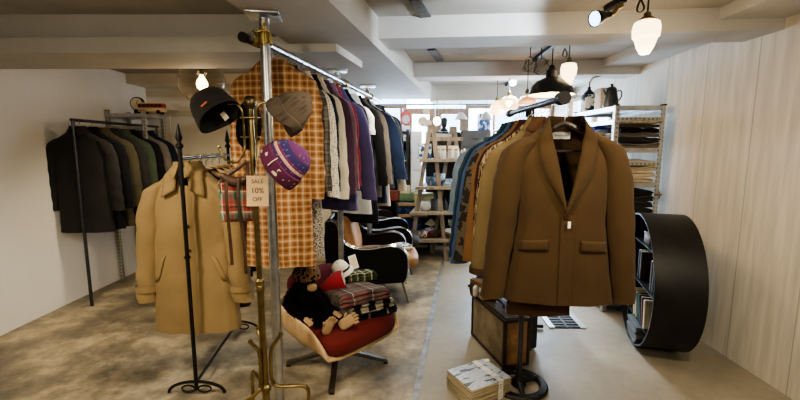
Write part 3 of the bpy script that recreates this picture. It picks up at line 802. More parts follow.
# brown corduroy hat on the right hook
M_cord=speckle('brown_corduroy','#352c24','#4f443a',60,.5,'soft',(1,1,.2))
beanie('slouch_hat','grey brown crumpled corduroy hat on the right hook of the coat tree',at(279,120,cY-.04),orient((.70,.55,-.1),.4),.078,.165,M_cord,M_cord,.055,crump(.035,13,9),.62,1.0)
# purple knitted hat
def knit_mat():
    m,nt,p=newmat('magenta_fairisle'); tc=nd(nt,'ShaderNodeTexCoord').outputs['Object']; sp=nd(nt,'ShaderNodeSeparateXYZ'); nt.links.new(tc,sp.inputs[0])
    z=mathn(nt,'MULTIPLY',sp.outputs[2],6.6)
    base=rampn(nt,z,[(0,lin('#5c1c52')),(.42,lin('#4a1a58')),(.50,lin('#c98f7a')),(.55,lin('#d6a58c')),(.58,lin('#6a1a56')),(.66,lin('#33205f')),(.85,lin('#5a1f5a'))],'CONSTANT')
    vn=nd(nt,'ShaderNodeTexVoronoi'); vn.inputs['Scale'].default_value=70; nt.links.new(tc,vn.inputs['Vector'])
    f=mathn(nt,'LESS_THAN',vn.outputs['Distance'],.28)
    c=mixc(nt,mathn(nt,'MULTIPLY',f,.75),base,lin('#3f6f8f'))
    nt.links.new(c,p.inputs['Base Color']); p.inputs['Roughness'].default_value=.95
    nt.links.new(bumpn(nt,noisen(nt,tc,260,2),.4),p.inputs['Normal']); return m
def cuff_mat():
    m,nt,p=newmat('magenta_cuff'); tc=nd(nt,'ShaderNodeTexCoord').outputs['Object']; sp=nd(nt,'ShaderNodeSeparateXYZ'); nt.links.new(tc,sp.inputs[0])
    f=noisen(nt,tc,42,2,.4); zz_=mathn(nt,'ABSOLUTE',mathn(nt,'SUBTRACT',sp.outputs[2],.028)); band=mathn(nt,'LESS_THAN',zz_,.017)
    k=mathn(nt,'MULTIPLY',mathn(nt,'GREATER_THAN',f,.60),band)
    nt.links.new(mixc(nt,k,lin('#5d1846'),lin('#e2c3a4')),p.inputs['Base Color']); p.inputs['Roughness'].default_value=.95
    nt.links.new(bumpn(nt,noisen(nt,tc,260,2),.4),p.inputs['Normal']); return m
ph_=beanie('knitted_hat','magenta and purple patterned knitted hat on the right side of the coat tree',at(276,171,cY-.06),orient((.80,.56,.18)),.094,.155,knit_mat(),cuff_mat(),.062,crump(.012,9,5),.72,1.0)
B().tube([(-.03,-.075,.07),(-.032,-.08,.045),(-.03,-.082,.02)],.0022,6).build('tag_string',M_cream,ph_)
# SALE tag
sg=at(257.5,191,cY-.055)
M_card=mat('kraft_card','#e0bb85',.8,var=.06)
sgr=thing('sale_card','kraft paper card reading SALE 10% OFF hung from the coat tree','sign',sg); sgr.rotation_euler=(math.radians(-6),0,math.radians(2))
cw,chh=.092,.130
B().box((0,0,0),(cw,.0015,chh),bev=.0005).build('card',M_card,sgr,0)
for s,sz,z in (('SALE',.024,.040),('10%',.033,.001),('OFF',.024,-.036)):
    text(s,sz,(0,-.0012,z),(PI/2,0,0),M_ink,sgr)
B().tube([(-.01,.0,.063),(-.004,.012,.13),(0,.03,.2)],.0012,5).build('string',M_cream,sgr)
# plaid shoulder bag with leather straps on the left hook
F_bagplaid=tartan('bag_tartan',[(0,'#a8443a'),(.2,'#3b6a60'),(.45,'#5d9082'),(.55,'#e6d0a6'),(.62,'#a33d38'),(.8,'#3a322c'),(.9,'#c4705a')],11)
bgp=at(239,197,cY+.03)
bag=thing('shoulder_bag','red and green tartan shoulder bag with brown leather straps under the left hook','bag',bgp)
fnb=crump(.02,10,12)
b=B(); b.box((-.005,0,-.02),(.15,.07,.19),bev=.03,seg=4); b.v=[tuple(fnb(Vector(p))) for p in b.v]; b.build('pouch',F_bagplaid,bag,60,sub=1)
b=B(); b.grid([[fnb(Vector((-.06+.12*k/8, -.038-.006*math.sin(PI*i/5)-.004,   .10-.045*i/5*(1-.55*abs(k/4-1)**2)))) for k in range(9)] for i in range(6)]); b.build('flap',M_leather,bag,60,thick=.004)
def ribbon(path,w,th=.003):
    b=B(); rows=[]
    for i,p in enumerate(path):
        p=Vector(p); q=Vector(path[min(i+1,len(path)-1)])-Vector(path[max(i-1,0)]); n=Vector((q.z,0,-q.x)); n= n.normalized() if n.length>1e-6 else Vector((1,0,0))
        rows.append([p-n*w/2,p,p+n*w/2])
    return b.grid(rows)
hkp=Vector((at(247,161,cY).x-bgp.x,-.02,at(247,161,cY).z-bgp.z))
for s in (-1,1):
    ribbon(catm([hkp+Vector((0,-.01,0)),(hkp+Vector((s*.055,-.035,.08)))*.5,(s*.055,-.035,.08),(s*.058,-.036,.02)],6),.017).build('strap',M_leather,bag,60,thick=.003)
for x0_,x1_,zl in ((-.03,-.028,-.30),(.022,.032,-.34)):
    ribbon(catm([(x0_,-.05,.09),(x0_,-.062,-.02),(x1_,-.05,-.2),(x1_,-.045,zl)],6),.014).build('hanging_strap',M_leather,bag,60,thick=.003)

# ================================================================= SMOKED GLOBE PENDANT
M_cord_black=mat('black_cord','#151414',.6,var=0)
gc=at(202,82,3.55)
gp=thing('globe_pendant_lamp','large smoked glass globe pendant lamp lit behind the black fleece hat','pendant lamp',gc)
B().lathe([(.19*math.sin(PI*i/28),.19*math.cos(PI*i/28)) for i in range(3,29)],40).build('glass_globe',glass('smoked_glass','#5a5650',.04,.84,'#9f988c'),gp,60)
B().lathe([(0,.26),(.03,.26),(.055,.22),(.055,.185),(.045,.185),(.02,.2),(.02,.06),(0,.06)],20).build('socket_cap',M_brass,gp)
B().tube([(0,0,.255),(0,0,ZC-gc.z)],.004,8).build('cord',M_cord_black,gp)
B().lathe([(.014,.07),(.018,.045),(.042,.005),(.047,-.02),(.04,-.05),(.02,-.066),(0,-.07)],20).build('bulb',glow('warm_bulb','#ffe2b4',30),gp)

# ================================================================= TUB CHAIR WITH RED SEAT
hc=Vector((-.435,2.63,0)); face=math.radians(-90+48)
ch=thing('swivel_tub_chair','bentwood swivel chair with dark red seat cushion and four-star metal base','chair',hc,face+PI/2)   # local -Y is forward
M_redf=cloth('oxblood_fabric','#5c1512',.12,.25,350)
M_grmetal=mat('bronze_grey_metal','#6a635a',.35,.9,.15,14)
for i in range(4):
    a=math.radians(3+90*i)-(face+PI/2)
    ca,sa=math.cos(a),math.sin(a); R=Matrix.Rotation(a,3,'Z')
    b=B(); b.loft([[R@Vector((x,y,z)) for (y,z) in ((-w,zb),(w,zb),(w,zt_),(-w,zt_))] for x,w,zb,zt_ in ((.02,.02,.085,.125),(.15,.02,.065,.09),(.30,.018,.022,.046),(.345,.018,.016,.036))])
    o=b.build('leg',M_grmetal,ch,20); B().box(R@Vector((.335,0,.009)),(.03,.03,.018),a,.004).build('glide',M_rubber,o,20)
B().lathe([(0,.135),(.045,.135),(.045,.11),(.036,.1),(.034,.06),(0,.06)],20).build('hub',M_grmetal,ch)
B().tube([(0,0,.12),(0,0,.24)],.022,12).build('column',M_grmetal,ch)
def shell():
    rows=[]
    # cross-sections from the front lip back and up; u runs across
    secs=[(-.30,.235,.29,.02),(-.27,.225,.30,.10),(-.19,.215,.315,.20),(-.08,.215,.325,.235),(.06,.225,.33,.24),(.16,.26,.325,.25),(.22,.33,.31,.19),(.26,.41,.28,.12),(.28,.47,.25,.07),(.29,.51,.21,.03),(.295,.53,.17,.01)]
    for (y,z,hw,rise) in secs:
        row=[]
        for k in range(21):
            u=k/10-1; a=abs(u)
            e=max(0,(a-.55)/.45)
            yy=y-(.16*e*max(0,(y-.15)/.2) if y>.15 else 0)
            row.append(Vector((hw*math.copysign(min(1,a*1.25) if a<.8 else 1,u)*(1+.06*e), yy, z+rise*e**1.3+ (0.012*a*a))))
        rows.append(row)
    return B().grid(rows)
shell().build('wooden_shell',M_ply,ch,60,sub=2,thick=.024)
def pillow(c,size,n=2.6,seed=0,amp=.006,N=22,K=30,M=None):
    b=B(); rings=[]; sv=Vector((seed*5.3,seed,2.2))
    for i in range(N+1):
        ph=-PI/2+PI*i/N; cz,sz=math.cos(ph),math.sin(ph)
        pz=math.copysign(abs(sz)**(2/3.2),sz); pr=abs(cz)**(2/3.2)
        ring=[]
        for k in range(K):
            a=2*PI*k/K; ca,sa=math.cos(a),math.sin(a)
            p=Vector((math.copysign(abs(ca)**(2/n),ca)*pr*size[0]/2, math.copysign(abs(sa)**(2/n),sa)*pr*size[1]/2, pz*size[2]/2))
            p+=p.normalized()*amp*noise.noise(p*9+sv) if p.length>1e-6 else Vector()
            if M is not None: p=M@p
            ring.append(p+Vector(c))
        rings.append(ring)
    return b.loft(rings)
pillow((0,-.055,.33),(.62,.57,.17),4.5,1,.006,M=Matrix.Rotation(math.radians(4),3,'X')).build('seat_cushion',M_redf,ch,60)
pillow((0,.20,.50),(.46,.32,.12),4,2,.006,M=Matrix.Rotation(math.radians(68),3,'X')).build('back_cushion',cloth('plum_back','#53141f',.1),ch,60)

# ---- on the chair: plush monkey, blankets, caps
def seat_at(px,py,z): return on_z(px,py,z)
SEAT=.37
F_fur=mat('black_fur','#060607',.9,0,.2,30,.6,160,spec=.1)
M_skin=mat('tan_felt','#94754f',.85,var=.12,bump=.2,bs=200)
mk=at(304,300,2.50)
mz=SEAT
mkr=thing('plush_monkey','black furry plush monkey with tan feet slumped on the red chair','plush toy',(mk.x,mk.y,mz))
def blob_body():
    me=bpy.data.meshes.new('body'); 
    L=lambda px,py,Y: at(px,py,Y)-Vector((mk.x,mk.y,mz))
    V=[L(304,309,2.50),L(303,296,2.50),L(305,284,2.48),L(306,277,2.47), L(316,317,2.42),L(326,322,2.34),L(321,314,2.46),L(336,320,2.40), L(291,300,2.46),L(294,313,2.40),L(306,321,2.36), L(318,299,2.46),L(328,310,2.42),L(337,316,2.40)]
    E=[(0,1),(1,2),(2,3),(0,4),(4,5),(0,6),(6,7),(1,8),(8,9),(9,10),(1,11),(11,12),(12,13)]
    R=[.105,.10,.055,.06,.052,.038,.055,.04,.05,.042,.03,.05,.04,.03]
    me.from_pydata([tuple(v) for v in V],E,[]); o=bpy.data.objects.new('body',me); C.objects.link(o); o.parent=mkr
    md=o.modifiers.new('skin','SKIN'); 
    for i,sv in enumerate(me.skin_vertices[0].data): sv.radius=(R[i],R[i]); sv.use_root=(i==0)
    s2=o.modifiers.new('sub','SUBSURF'); s2.levels=2; s2.render_levels=2
    me.materials.append(F_fur); return o,L
body,Lm=blob_body()
dg=bpy.context.evaluated_depsgraph_get(); ev=body.evaluated_get(dg); tm=ev.to_mesh()
fb=B(); rr=random.Random(3)
for poly in tm.polygons:
    for _ in range(3):
        a,b2,c2=[tm.vertices[i].co for i in poly.vertices[:3]]
        s,t=rr.random(),rr.random(); p=poly.center+(a-poly.center)*(s-.2)*.9+(b2-poly.center)*(t-.2)*.9
        n=poly.normal; d=(n*.8+Vector((rr.uniform(-.5,.5),rr.uniform(-.5,.5),rr.uniform(-.9,.1)))).normalized()
        w=n.cross(Vector((rr.random()-.5,rr.random()-.5,rr.random()))).normalized()*.0035; l=rr.uniform(.014,.026)
        fb.add([p-w-n*.004,p+w-n*.004,p+d*l],[(0,1,2)])
ev.to_mesh_clear()
o=fb.build('fur',F_fur,mkr,0); o['kind']='stuff'
pillow(Lm(312,287.5,2.415),(.062,.055,.045),2,3,.002,12,16).build('muzzle',M_skin,mkr,60)
for s in (-1,1): pillow(Lm(309.5+s*6,282.5,2.43),(.012,.01,.012),2,3,0,8,10).build('eye',M_rubber,mkr,60)
def sole(c,toes_dir,n,size,name):
    b=B(); z=toes_dir.normalized(); n=n.normalized(); x=z.cross(n).normalized(); M=Matrix((x,-n,z)).transposed()
    pillow((0,0,0),(size*.62,size*.3,size*1.0),2.3,5,.004,14,18); 
    pb=pillow((0,0,0),(size*.62,size*.3,size*1.0),2.3,5,.004,14,18,M=M); b.add([Vector(p)+c for p in pb.v],pb.f)
    for i in range(5):
        q=(i-2)/2; base=Vector((q*size*.27,-size*.03,size*(.40-.08*q*q))); tip=base+Vector((q*size*.06,-size*.1,size*(.24-.05*abs(q))))
        if i==0: base=Vector((-size*.3,-size*.03,size*.05)); tip=base+Vector((-size*.14,-size*.1,size*.18))
        b.tube([M@base+c,M@((base+tip)/2+Vector((0,-size*.02,0)))+c,M@tip+c],[size*.085,size*.085,size*.06],8)
    return b.build(name,M_skin,mkr,60)
nv=(RIGHT*.35+UP*.25+BACK*.9)
sole(Lm(328,327,2.30),RIGHT*.35+UP*.9,RIGHT*.6+UP*.15+BACK*.75,.105,'foot')
sole(Lm(347,322,2.34),RIGHT*.8+UP*.55,RIGHT*.3+UP*.35+BACK*.8,.115,'foot')
sole(Lm(308,321.5,2.33),RIGHT*.6-UP*.5,RIGHT*.1+UP*.7+BACK*.6,.06,'hand')
sole(Lm(337,314,2.36),RIGHT*.7-UP*.4,RIGHT*.1+UP*.7+BACK*.6,.055,'hand')
# leopard knitted hat on the monkey
F_leop=speckle('leopard_knit','#17100a','#7a5c30',34,.40,'voronoi',None,'#59401f')
lh=beanie('leopard_hat','brown and black leopard patterned knitted hat on the plush monkey',at(307,279,2.46),orient((-.06,.98,.05)),.082,.105,F_leop,F_leop,.052,crump(.008,12,7),.9,1.02)
# folded blankets
def folded(name,label,cat,c,rz,size,m,seed=0,group=None,layers=3,tilt=0,rx=0):
    """soft folded cloth: stacked bulging leaves joined at a rounded fold"""
    o=thing(name,label,cat,c,rz,group); o.rotation_euler=(rx,tilt,rz)
    w,d_,h=size; b=B(); sv=Vector((seed*2.7,seed*1.3,0))
    prof=[]; lh_=h/layers
    for L_ in range(layers):
        z0=L_*lh_
        seq=[]
        for i in range(7):
            a=-PI/2+PI*i/6; seq.append((d_/2-lh_*.5+math.cos(a)*lh_*.5, z0+lh_*.5+math.sin(a)*lh_*.48))
        prof+=seq
    back=[(-d_/2+lh_*.2,h*.97),(-d_/2,h*.8),(-d_/2-.004,h*.5),(-d_/2,h*.2),(-d_/2+lh_*.2,.003)]
    prof=prof+back
    nx=16; rings=[]
    for i in range(nx+1):
        q=i/nx*2-1; x=w/2*q; e=max(0,(abs(q)-.8)/.2); k=1-.25*e*e
        ring=[]
        for (y,z) in prof:
            p=Vector((x, -y*(1-.03*e), z*k+ h*.12*e*(1-k)*0))
            nn=noise.noise(Vector((x*7,y*7,z*12))+sv)
            p+=Vector((.012*noise.noise(Vector((seed,z*40,y*5))),.022*noise.noise(Vector((x*7,z*35,seed))) ,(.016*nn+.008*noise.noise(Vector((x*18,y*15,seed))))*(.3+.7*z/h)))
            ring.append(p)
        rings.append(ring)
    b.loft(rings); b.build('folded_cloth',m,o,60)
    return o
T_red=tartan('red_grey_tartan',[(0,'#564e47'),(.24,'#6e2f35'),(.34,'#37312d'),(.62,'#b9afa2'),(.66,'#4d463f'),(.86,'#7b4044'),(.90,'#5a524b')],7,axes='XY')
T_bw=tartan('black_cream_check',[(0,'#141414'),(.5,'#b9ae98')],9,axes='XY')
T_navy=tartan('navy_windowpane',[(0,'#151b2e'),(.9,'#b5a68c')],7,axes='XY')
bl_rz=math.radians(-47+90)+math.radians(-8)
def on_seat(px,py,z): 
    return on_z(px,py,z)
f1=on_z(357,312,.40); 
br=math.radians(35)
folded('folded_blanket','navy windowpane check folded blanket, lowest of three on the red chair','blanket',on_z(365,311,.385),br,(.35,.28,.06),T_navy,1)
folded('folded_blanket','black and cream check folded blanket in the middle of three','blanket',on_z(362,306,.447),br+.03,(.34,.27,.065),T_bw,2)
folded('folded_blanket','red and grey tartan folded blanket on top of the stack','blanket',on_z(357,299,.515),br-.03,(.35,.28,.075),T_red,3,rx=-.12)
# red and white cap, white hat, card
sc_=on_z(330,287,.50)
F_santa=cloth('bright_red_fleece','#861224',.1,.25,300)
F_wfur=cloth('white_fleece','#d9d3c8',.06,.5,120)
sh=thing('red_stocking_cap','red fleece stocking cap with white lining lying beside the tartan blankets','hat',at(345,281,2.60),q=orient((-.9,-.30,.1)))
b=B(); fn=crump(.02,12,21)
b.lathe([(.075,0),(.08,.03),(.075,.08),(.06,.13),(.04,.17),(0,.19)],22,(0,0,0),Matrix.Diagonal((1,.75,1)),fn); b.build('crown',F_santa,sh,60,sub=1)
b=B(); b.lathe([(.073,.0),(.066,.03),(.05,.05),(0,.06)],22,(0,0,0),Matrix.Diagonal((1,.75,1)),fn); b.build('lining',F_wfur,sh,60,sub=1)
wh=thing('white_sun_hat','white cloth hat with black band wedged behind the red stocking cap','hat',at(341,271,2.74),q=orient((-.3,.8,.4),.3))
b=B(); b.lathe([(.085,-.01),(.082,0),(.06,.012),(.056,.05),(.045,.075),(0,.08)],24,(0,0,0),None,crump(.012,12,6)); b.build('crown',F_wfur,wh,60,sub=1)
B().lathe([(.0625,.014),(.061,.03)],24,(0,0,0),None,crump(.012,12,6)).build('band',M_black,wh,60,thick=.003)
cd_=thing('white_card','small white card standing upright behind the blankets','card',at(353.5,262,2.8)); cd_.rotation_euler=(-.2,-.25,.3)
B().box((0,0,0),(.055,.002,.10)).build('card',M_white,cd_,0); B().box((0,-.0015,.0),(.04,.001,.07)).build('border',M_cream,cd_,0)
folded('folded_scarf','green and cream check scarf folded behind the tartan blanket','scarf',at(360,279,2.78),.5,(.2,.12,.05),tartan('green_check',[(0,'#3b4a35'),(.4,'#cdbf8f'),(.6,'#20301f')],20,axes='XY'),9)

# ================================================================= BLACK ARMCHAIRS WITH CHROME EDGE
M_vinyl=mat('black_vinyl','#060607',.45,0,.1,20,spec=.25)
M_ochrec=mat('ochre_leather','#a5713a',.5,0,.15,10,.1,80)
M_burg=mat('burgundy_vinyl','#2b1718',.35,0,.1,20)
def armchair(name,label,loc_,rz,m=M_vinyl,cm=M_ochrec,edge=M_chrome):
    o=thing(name,label,'armchair',loc_,rz)
    outline=catm([(-.42,0,.82),(-.34,0,.80),(-.30,0,.70),(-.25,0,.60),(-.15,0,.552),(-.02,0,.548),(.10,0,.568),(.20,0,.575),(.28,0,.545),(.325,0,.48),(.335,0,.38),(.325,0,.27),(.30,0,.225)],6)
    low=[(-.1,0,.20),(-.36,0,.19),(-.42,0,.3),(-.46,0,.6)]
    prof=[(p.x,p.z) for p in outline]+[(p[0],p[2]) for p in low]
    for s in (-1,1):
        b=B().extrude(prof,s*.31-.03,s*.31+.03); p=b.build('side_panel',m,o,30)
        B().tube([Vector((q.x,s*.31-.032 if s<0 else s*.31+.032,q.z+.004)) for q in outline],.0085,8).build('edge_trim',edge,p)
        B().tube([Vector((q.x,s*.31+.02 if s<0 else s*.31-.02,q.z+.004)) for q in outline],.0085,8).build('edge_trim',edge,p)
    pillow((.11,0,.385),(.68,.55,.17),5,1).build('seat_cushion',cm,o,60)
    pillow((-.24,0,.64),(.55,.17,.46),4,2,M=Matrix.Rotation(PI/2,3,'Z')@Matrix.Rotation(math.radians(-14),3,'X')).build('back_cushion',cm,o,60)
    B().box((-.43,0,.5),(.04,.58,.6),bev=.01).build('back_panel',m,o,30)
    for x in (-.3,.27):
        for s in (-1,1): B().tube([(x,s*.25,.25),(x+(.07 if x>0 else -.07),s*.27,.0)],[.013,.008],10).build('leg',M_brass,o)
    return o
ac=at(345,290,4.12)
armchair('lounge_armchair','black vinyl armchair with ochre cushions, nearest of the black armchairs',(-.265,4.02,0),.02)
armchair('lounge_armchair','black vinyl armchair standing behind the one with ochre cushions',(-.21,4.87,0),.04,cm=mat('dark_cushion','#2a2422',.6))
armchair('lounge_armchair','low burgundy brown armchair standing before the blue trunk',(-.425,5.56,0),.0,m=M_burg,cm=M_burg,edge=M_burg)
mg=thing('magazine_bundle','colourful printed cloths lying on the ochre seat of the black armchair','cloths',(.0,4.02,.472),.3)
B().box((0,0,.012),(.22,.2,.024),bev=.004).build('lower_cloth',speckle('bright_print','#7f4a86','#c9b7a5',22,.5),mg,30)
B().box((.01,.01,.032),(.18,.16,.016),.3,.004).build('upper_cloth',speckle('bright_print2','#2f5b86','#d8c6b0',26,.5),mg,30)

# ================================================================= LADDER DISPLAY
LY=5.2
lA=on_z(446,260.8,0); lB=Vector((lA.x-.48,lA.y,0)); apx=at(431.5,125,LY+.0)
lad=thing('ladder_shelf','old wooden A-frame ladder shelf with four boards of goods','ladder shelf',((lA.x+lB.x)/2,LY,0))
ox=(lA.x+lB.x)/2
ztop=apx.z; ax_=apx.x-ox
for k,(dx,dy) in enumerate(((0,0),(.33,.42))):
    for s,l in ((1,lA),(-1,lB)):
        a=Vector((l.x-ox+dx,dy,0)); t=Vector((ax_+s*.02+dx,dy,ztop))
        d_=(t-a); n=4; w=.026
        b=B(); b.loft([[p+Vector((sx*w,sy*.02,0)) for sx,sy in ((-1,-1),(1,-1),(1,1),(-1,1))] for p in (a,t)]); b.build('leg',M_rough,lad,20)
for z in (1.64,):
    B().box((ax_+.165,.21,z),(.40,.03,.07),math.atan2(.42,.33)*0+.9).build('top_rung',M_rough,lad,0)
    B().box((ax_+.17,-.0,1.60),(.46,.03,.05)).build('top_rung',M_rough,lad,0)
sh_z=[]
for (yp,xl,xr) in ((159,419,463),(186,415,463),(211,409,470),(238,403,476)):
    p=at(xl,yp,LY+.02); q=at(xr,yp,LY+.06); z=p.z
    sh_z.append(z)
    poly=[(p.x-ox,-.12),(q.x-ox,-.06),(q.x-ox+.15,.50),(p.x-ox+.12,.49)]
    b=B().prism(poly,z-.035,z); b.build('shelf_board',M_rough,lad,0)
def put(px,shelf,dy=0):   # a spot on a ladder board
    z=sh_z[shelf]; p=at(px,200,LY+.12+dy); return Vector((p.x,p.y,z))
# goods
def lath(name,label,cat,p,prof,m,group=None,seg=18,extra=None):
    o=B().lathe(prof,seg).build(name,m,None,40,loc=p); return tag(o,label,cat,group)
def boxy(name,label,cat,p,size,m,rz=0,lid=None,group=None,lidname='lid'):
    o=thing(name,label,cat,p,rz,group)
    B().box((0,0,size[2]/2),size,bev=.004).build('body',m,o,30)
    if lid: B().box((0,0,size[2]*1.0+.004-.0),(size[0]+.006,size[1]+.006,size[2]*.16),bev=.003).build(lidname,lid,o,30)
    return o
M_bluew=speckle('blue_white_print','#dfe6ee','#39557f',16,.5)
M_jar=glass('clear_jar','#e9efe9',.05,.55,'#f3f6f2')
M_pinkliq=mat('rose_paste','#c98a86',.5); M_lidgold=mat('gold_lid','#b08d4d',.3,1)
boxy('gift_box','blue and white patterned box on the top board of the ladder shelf','box',put(424,0),(.16,.14,.20),M_bluew,.1)
for i,(px,c,nm) in enumerate(((437,'#d9c3a0','cream'),(443,'#c98a86','rose'),(449.5,'#e6d6ba','ivory'),(456,'#b87c4e','amber'),(462,'#b5484a','red'))):
    o=thing('glass_jar',f'glass jar with {nm} filling and gold lid on the top ladder board','jar',put(px,0,-.02 if i%2 else .06),0,'jars on the top ladder board')
    B().lathe([(0,.002),(.032,.002),(.035,.01),(.035,.09),(.028,.105),(.028,.115)],16).build('glass',M_jar,o)
    B().lathe([(0,.006),(.030,.006),(.031,.08),(0,.082)],16).build('filling',mat('filling_'+nm,c,.5,var=.05),o)
    B().lathe([(.03,.112),(.03,.130),(0,.131)],16).build('lid',M_lidgold,o)
for i,px in enumerate((440,452)):
    z=boxy('carton',('straw coloured carton behind the jars, left of two','straw coloured carton behind the jars, right of two')[i],'box',put(px,0,.28),(.13,.10,.17),M_cream,.1)
lath('ceramic_bowl','blue grey glazed bowl on the second ladder board','bowl',put(431,1),[(0,.0),(.05,.0),(.055,.01),(.08,.06),(.085,.11),(.08,.11),(.07,.06),(.0,.02)],speckle('blue_glaze','#8fa2b5','#58708c',20,.5))
lath('ceramic_bowl','tall speckled blue bowl beside the cloths on the second ladder board','bowl',put(439,1,.12),[(0,.0),(.05,.0),(.055,.01),(.075,.08),(.08,.15),(.075,.15),(.07,.08),(.0,.02)],speckle('blue_glaze2','#a9b7c4','#6c83a0',26,.5))
folded('folded_towel','pale blue folded towel on the second ladder board','towel',put(452,1,-.02),.0,(.24,.18,.05),cloth('pale_blue_towel','#9fb6cc'),11)
folded('folded_towel','white and blue towel lying on top of the pale blue one','towel',put(453,1,.0)+Vector((0,0,.052)),.05,(.22,.16,.035),speckle('white_blue_towel','#dde5ec','#7f9bb8',20,.5),12)
lath('white_pot','round white pot on the third ladder board','pot',put(426,2),[(0,0),(.05,0),(.075,.03),(.08,.07),(.065,.11),(.05,.12),(.045,.118),(.06,.08),(0,.02)],M_white)
lath('grey_canister','dark grey canister on the third ladder board','canister',put(435,2,-.03),[(0,0),(.055,0),(.055,.15),(.05,.16),(.02,.165),(.02,.18),(0,.182)],mat('dark_grey_tin','#4a4e50',.5))
for i,(px,h) in enumerate(((445,.14),(451,.20),(457,.16))):
    lath('black_bottle',('short black bottle beside the grey canister','tall black bottle in the middle of the third ladder board','black flask near the right end of the third ladder board')[i],'bottle',put(px,2,.02*i),[(0,0),(.04,0),(.042,h*.6),(.02,h*.8),(.015,h),(.018,h+.01),(0,h+.011)],M_black)
boxy('yellow_tin','pale yellow tin with red emblem behind the ladder shelf','tin',put(424,2,.34)+Vector((0,0,.0)),(.26,.14,.17),mat('pale_yellow','#c9bd7d',.5),.05,mat('pale_yellow','#c9bd7d'))
for i,(px,c,lab) in enumerate(((420,T_bw,'rolled black and cream scarf'),(427,speckle('red_white_knit','#7d2630','#d9cfc0',30,.5),'rolled red and white knitted scarf'),(433,cloth('wine_cloth','#5b1c27'),'rolled wine red cloth'),(438,F_ochre,'rolled ochre cloth'),(429,cloth('lilac_cloth','#a99ab5'),'rolled lilac cloth'))):
    p=put(px,3,-.02 if i<4 else .16); p.z+=.045
    o=B(); o.tube([(0,-.11,0),(0,-.05,.003),(0,.05,-.002),(0,.11,0)],[.036,.045,.044,.036],16); ob_=o.build('rolled_scarf',c,None,60,loc=p); ob_.rotation_euler=(0,0,-.5); tag(ob_,lab+' on the lowest ladder board','scarf')
lath('serving_bowl','wide pale stoneware bowl on the lowest ladder board','bowl',put(456,3,-.04),[(0,0),(.07,0),(.13,.04),(.16,.09),(.155,.09),(.12,.045),(0,.02)],mat('stoneware','#b3aa98',.4),None,24)
lath('blue_pattern_cup','white cup with blue pattern beside the wide stoneware bowl','cup',put(466,3,-.06),[(0,0),(.04,0),(.06,.05),(.065,.10),(.06,.10),(.05,.05),(0,.01)],speckle('blue_white_china','#e2e6ea','#1f3670',30,.45))
lath('glass_goblet','clear glass goblet behind the blue patterned cup','glass',put(452,3,.2),[(0,0),(.04,0),(.01,.01),(.008,.08),(.045,.12),(.05,.19),(.048,.19),(.04,.12),(0,.1)],M_jar)
lath('glass_goblet','squat glass jar at the right end of the lowest ladder board','glass',put(463,3,.2),[(0,0),(.05,0),(.06,.05),(.06,.12),(.057,.12),(.055,.05),(0,.01)],M_jar)
tp_=thing('small_sculpture','pale bird shaped ornament on the blue trunk behind the ladder','ornament',put(431,3,.30)+Vector((0,0,.0)))
B().lathe([(0,0),(.03,0),(.008,.015),(.008,.08),(.0,.08)],12).build('stand',M_brass,tp_)
B().add([(-.09,0,.11),(0,-.015,.14),(.09,0,.11),(0,.015,.14),(0,0,.08),(0,0,.19)],[(0,1,4),(1,2,4),(2,3,4),(3,0,4),(0,1,5),(1,2,5),(2,3,5),(3,0,5)]).build('bird',M_cream,tp_,0)

# ================================================================= BLUE TRUNK AND BOXES BEHIND
M_trunk=speckle('navy_trunk','#16244a','#2f4f86',9,.55)
tk=thing('steamer_trunk','large navy blue steamer trunk with pale wooden bands behind the ladder','trunk',(.18,5.98,0),.0)
tw,td,thh=.46,.26,.72
tk.location=(.185,5.85,0)
B().box((0,0,thh*.36),(tw,td,thh*.72),bev=.012).build('body',M_trunk,tk,30)
B().box((0,0,thh*.86),(tw,td,thh*.26),bev=.012).build('lid',M_trunk,tk,30)
for z in (.07,thh*.72,thh*.95): B().box((0,0,z),(tw+.015,td+.015,.045),bev=.004).build('wooden_band',M_oak,tk,30)
for x in (-tw/2,tw/2): B().box((x,-td/2,thh/2),(.03,.03,thh+.004),bev=.004).build('corner_edge',M_iron,tk,30)
B().box((0,-td/2-.012,thh*.72),(.06,.012,.09),bev=.004).build('lock_plate',M_brass,tk,30)
tz=thh+.004
bxs=[('#6f8b60','green tin box on the blue trunk',.20,.14,.10,398.5+8,0),('#8d3a2c','red brown box at the left end of the blue trunk',.14,.12,.13,394,0),('#d9c9a0','cream box on the green tin box',.15,.11,.10,405,.104),('#a0653c','tan wooden box beside the green tin box',.16,.12,.09,420,0),('#e2d8c4','white paper parcel on the tan wooden box',.13,.1,.08,419.5,.094)]
for i,(c,lab,w,d_,h,px,dz) in enumerate(bxs):
    p=at(px,200,5.8); boxy('storage_box',lab,'box',(p.x,5.85,tz+dz),(w,d_,h),mat('boxcol%d'%i,c,.7),.06*(i-2),mat('boxcol%d'%i,c,.7))

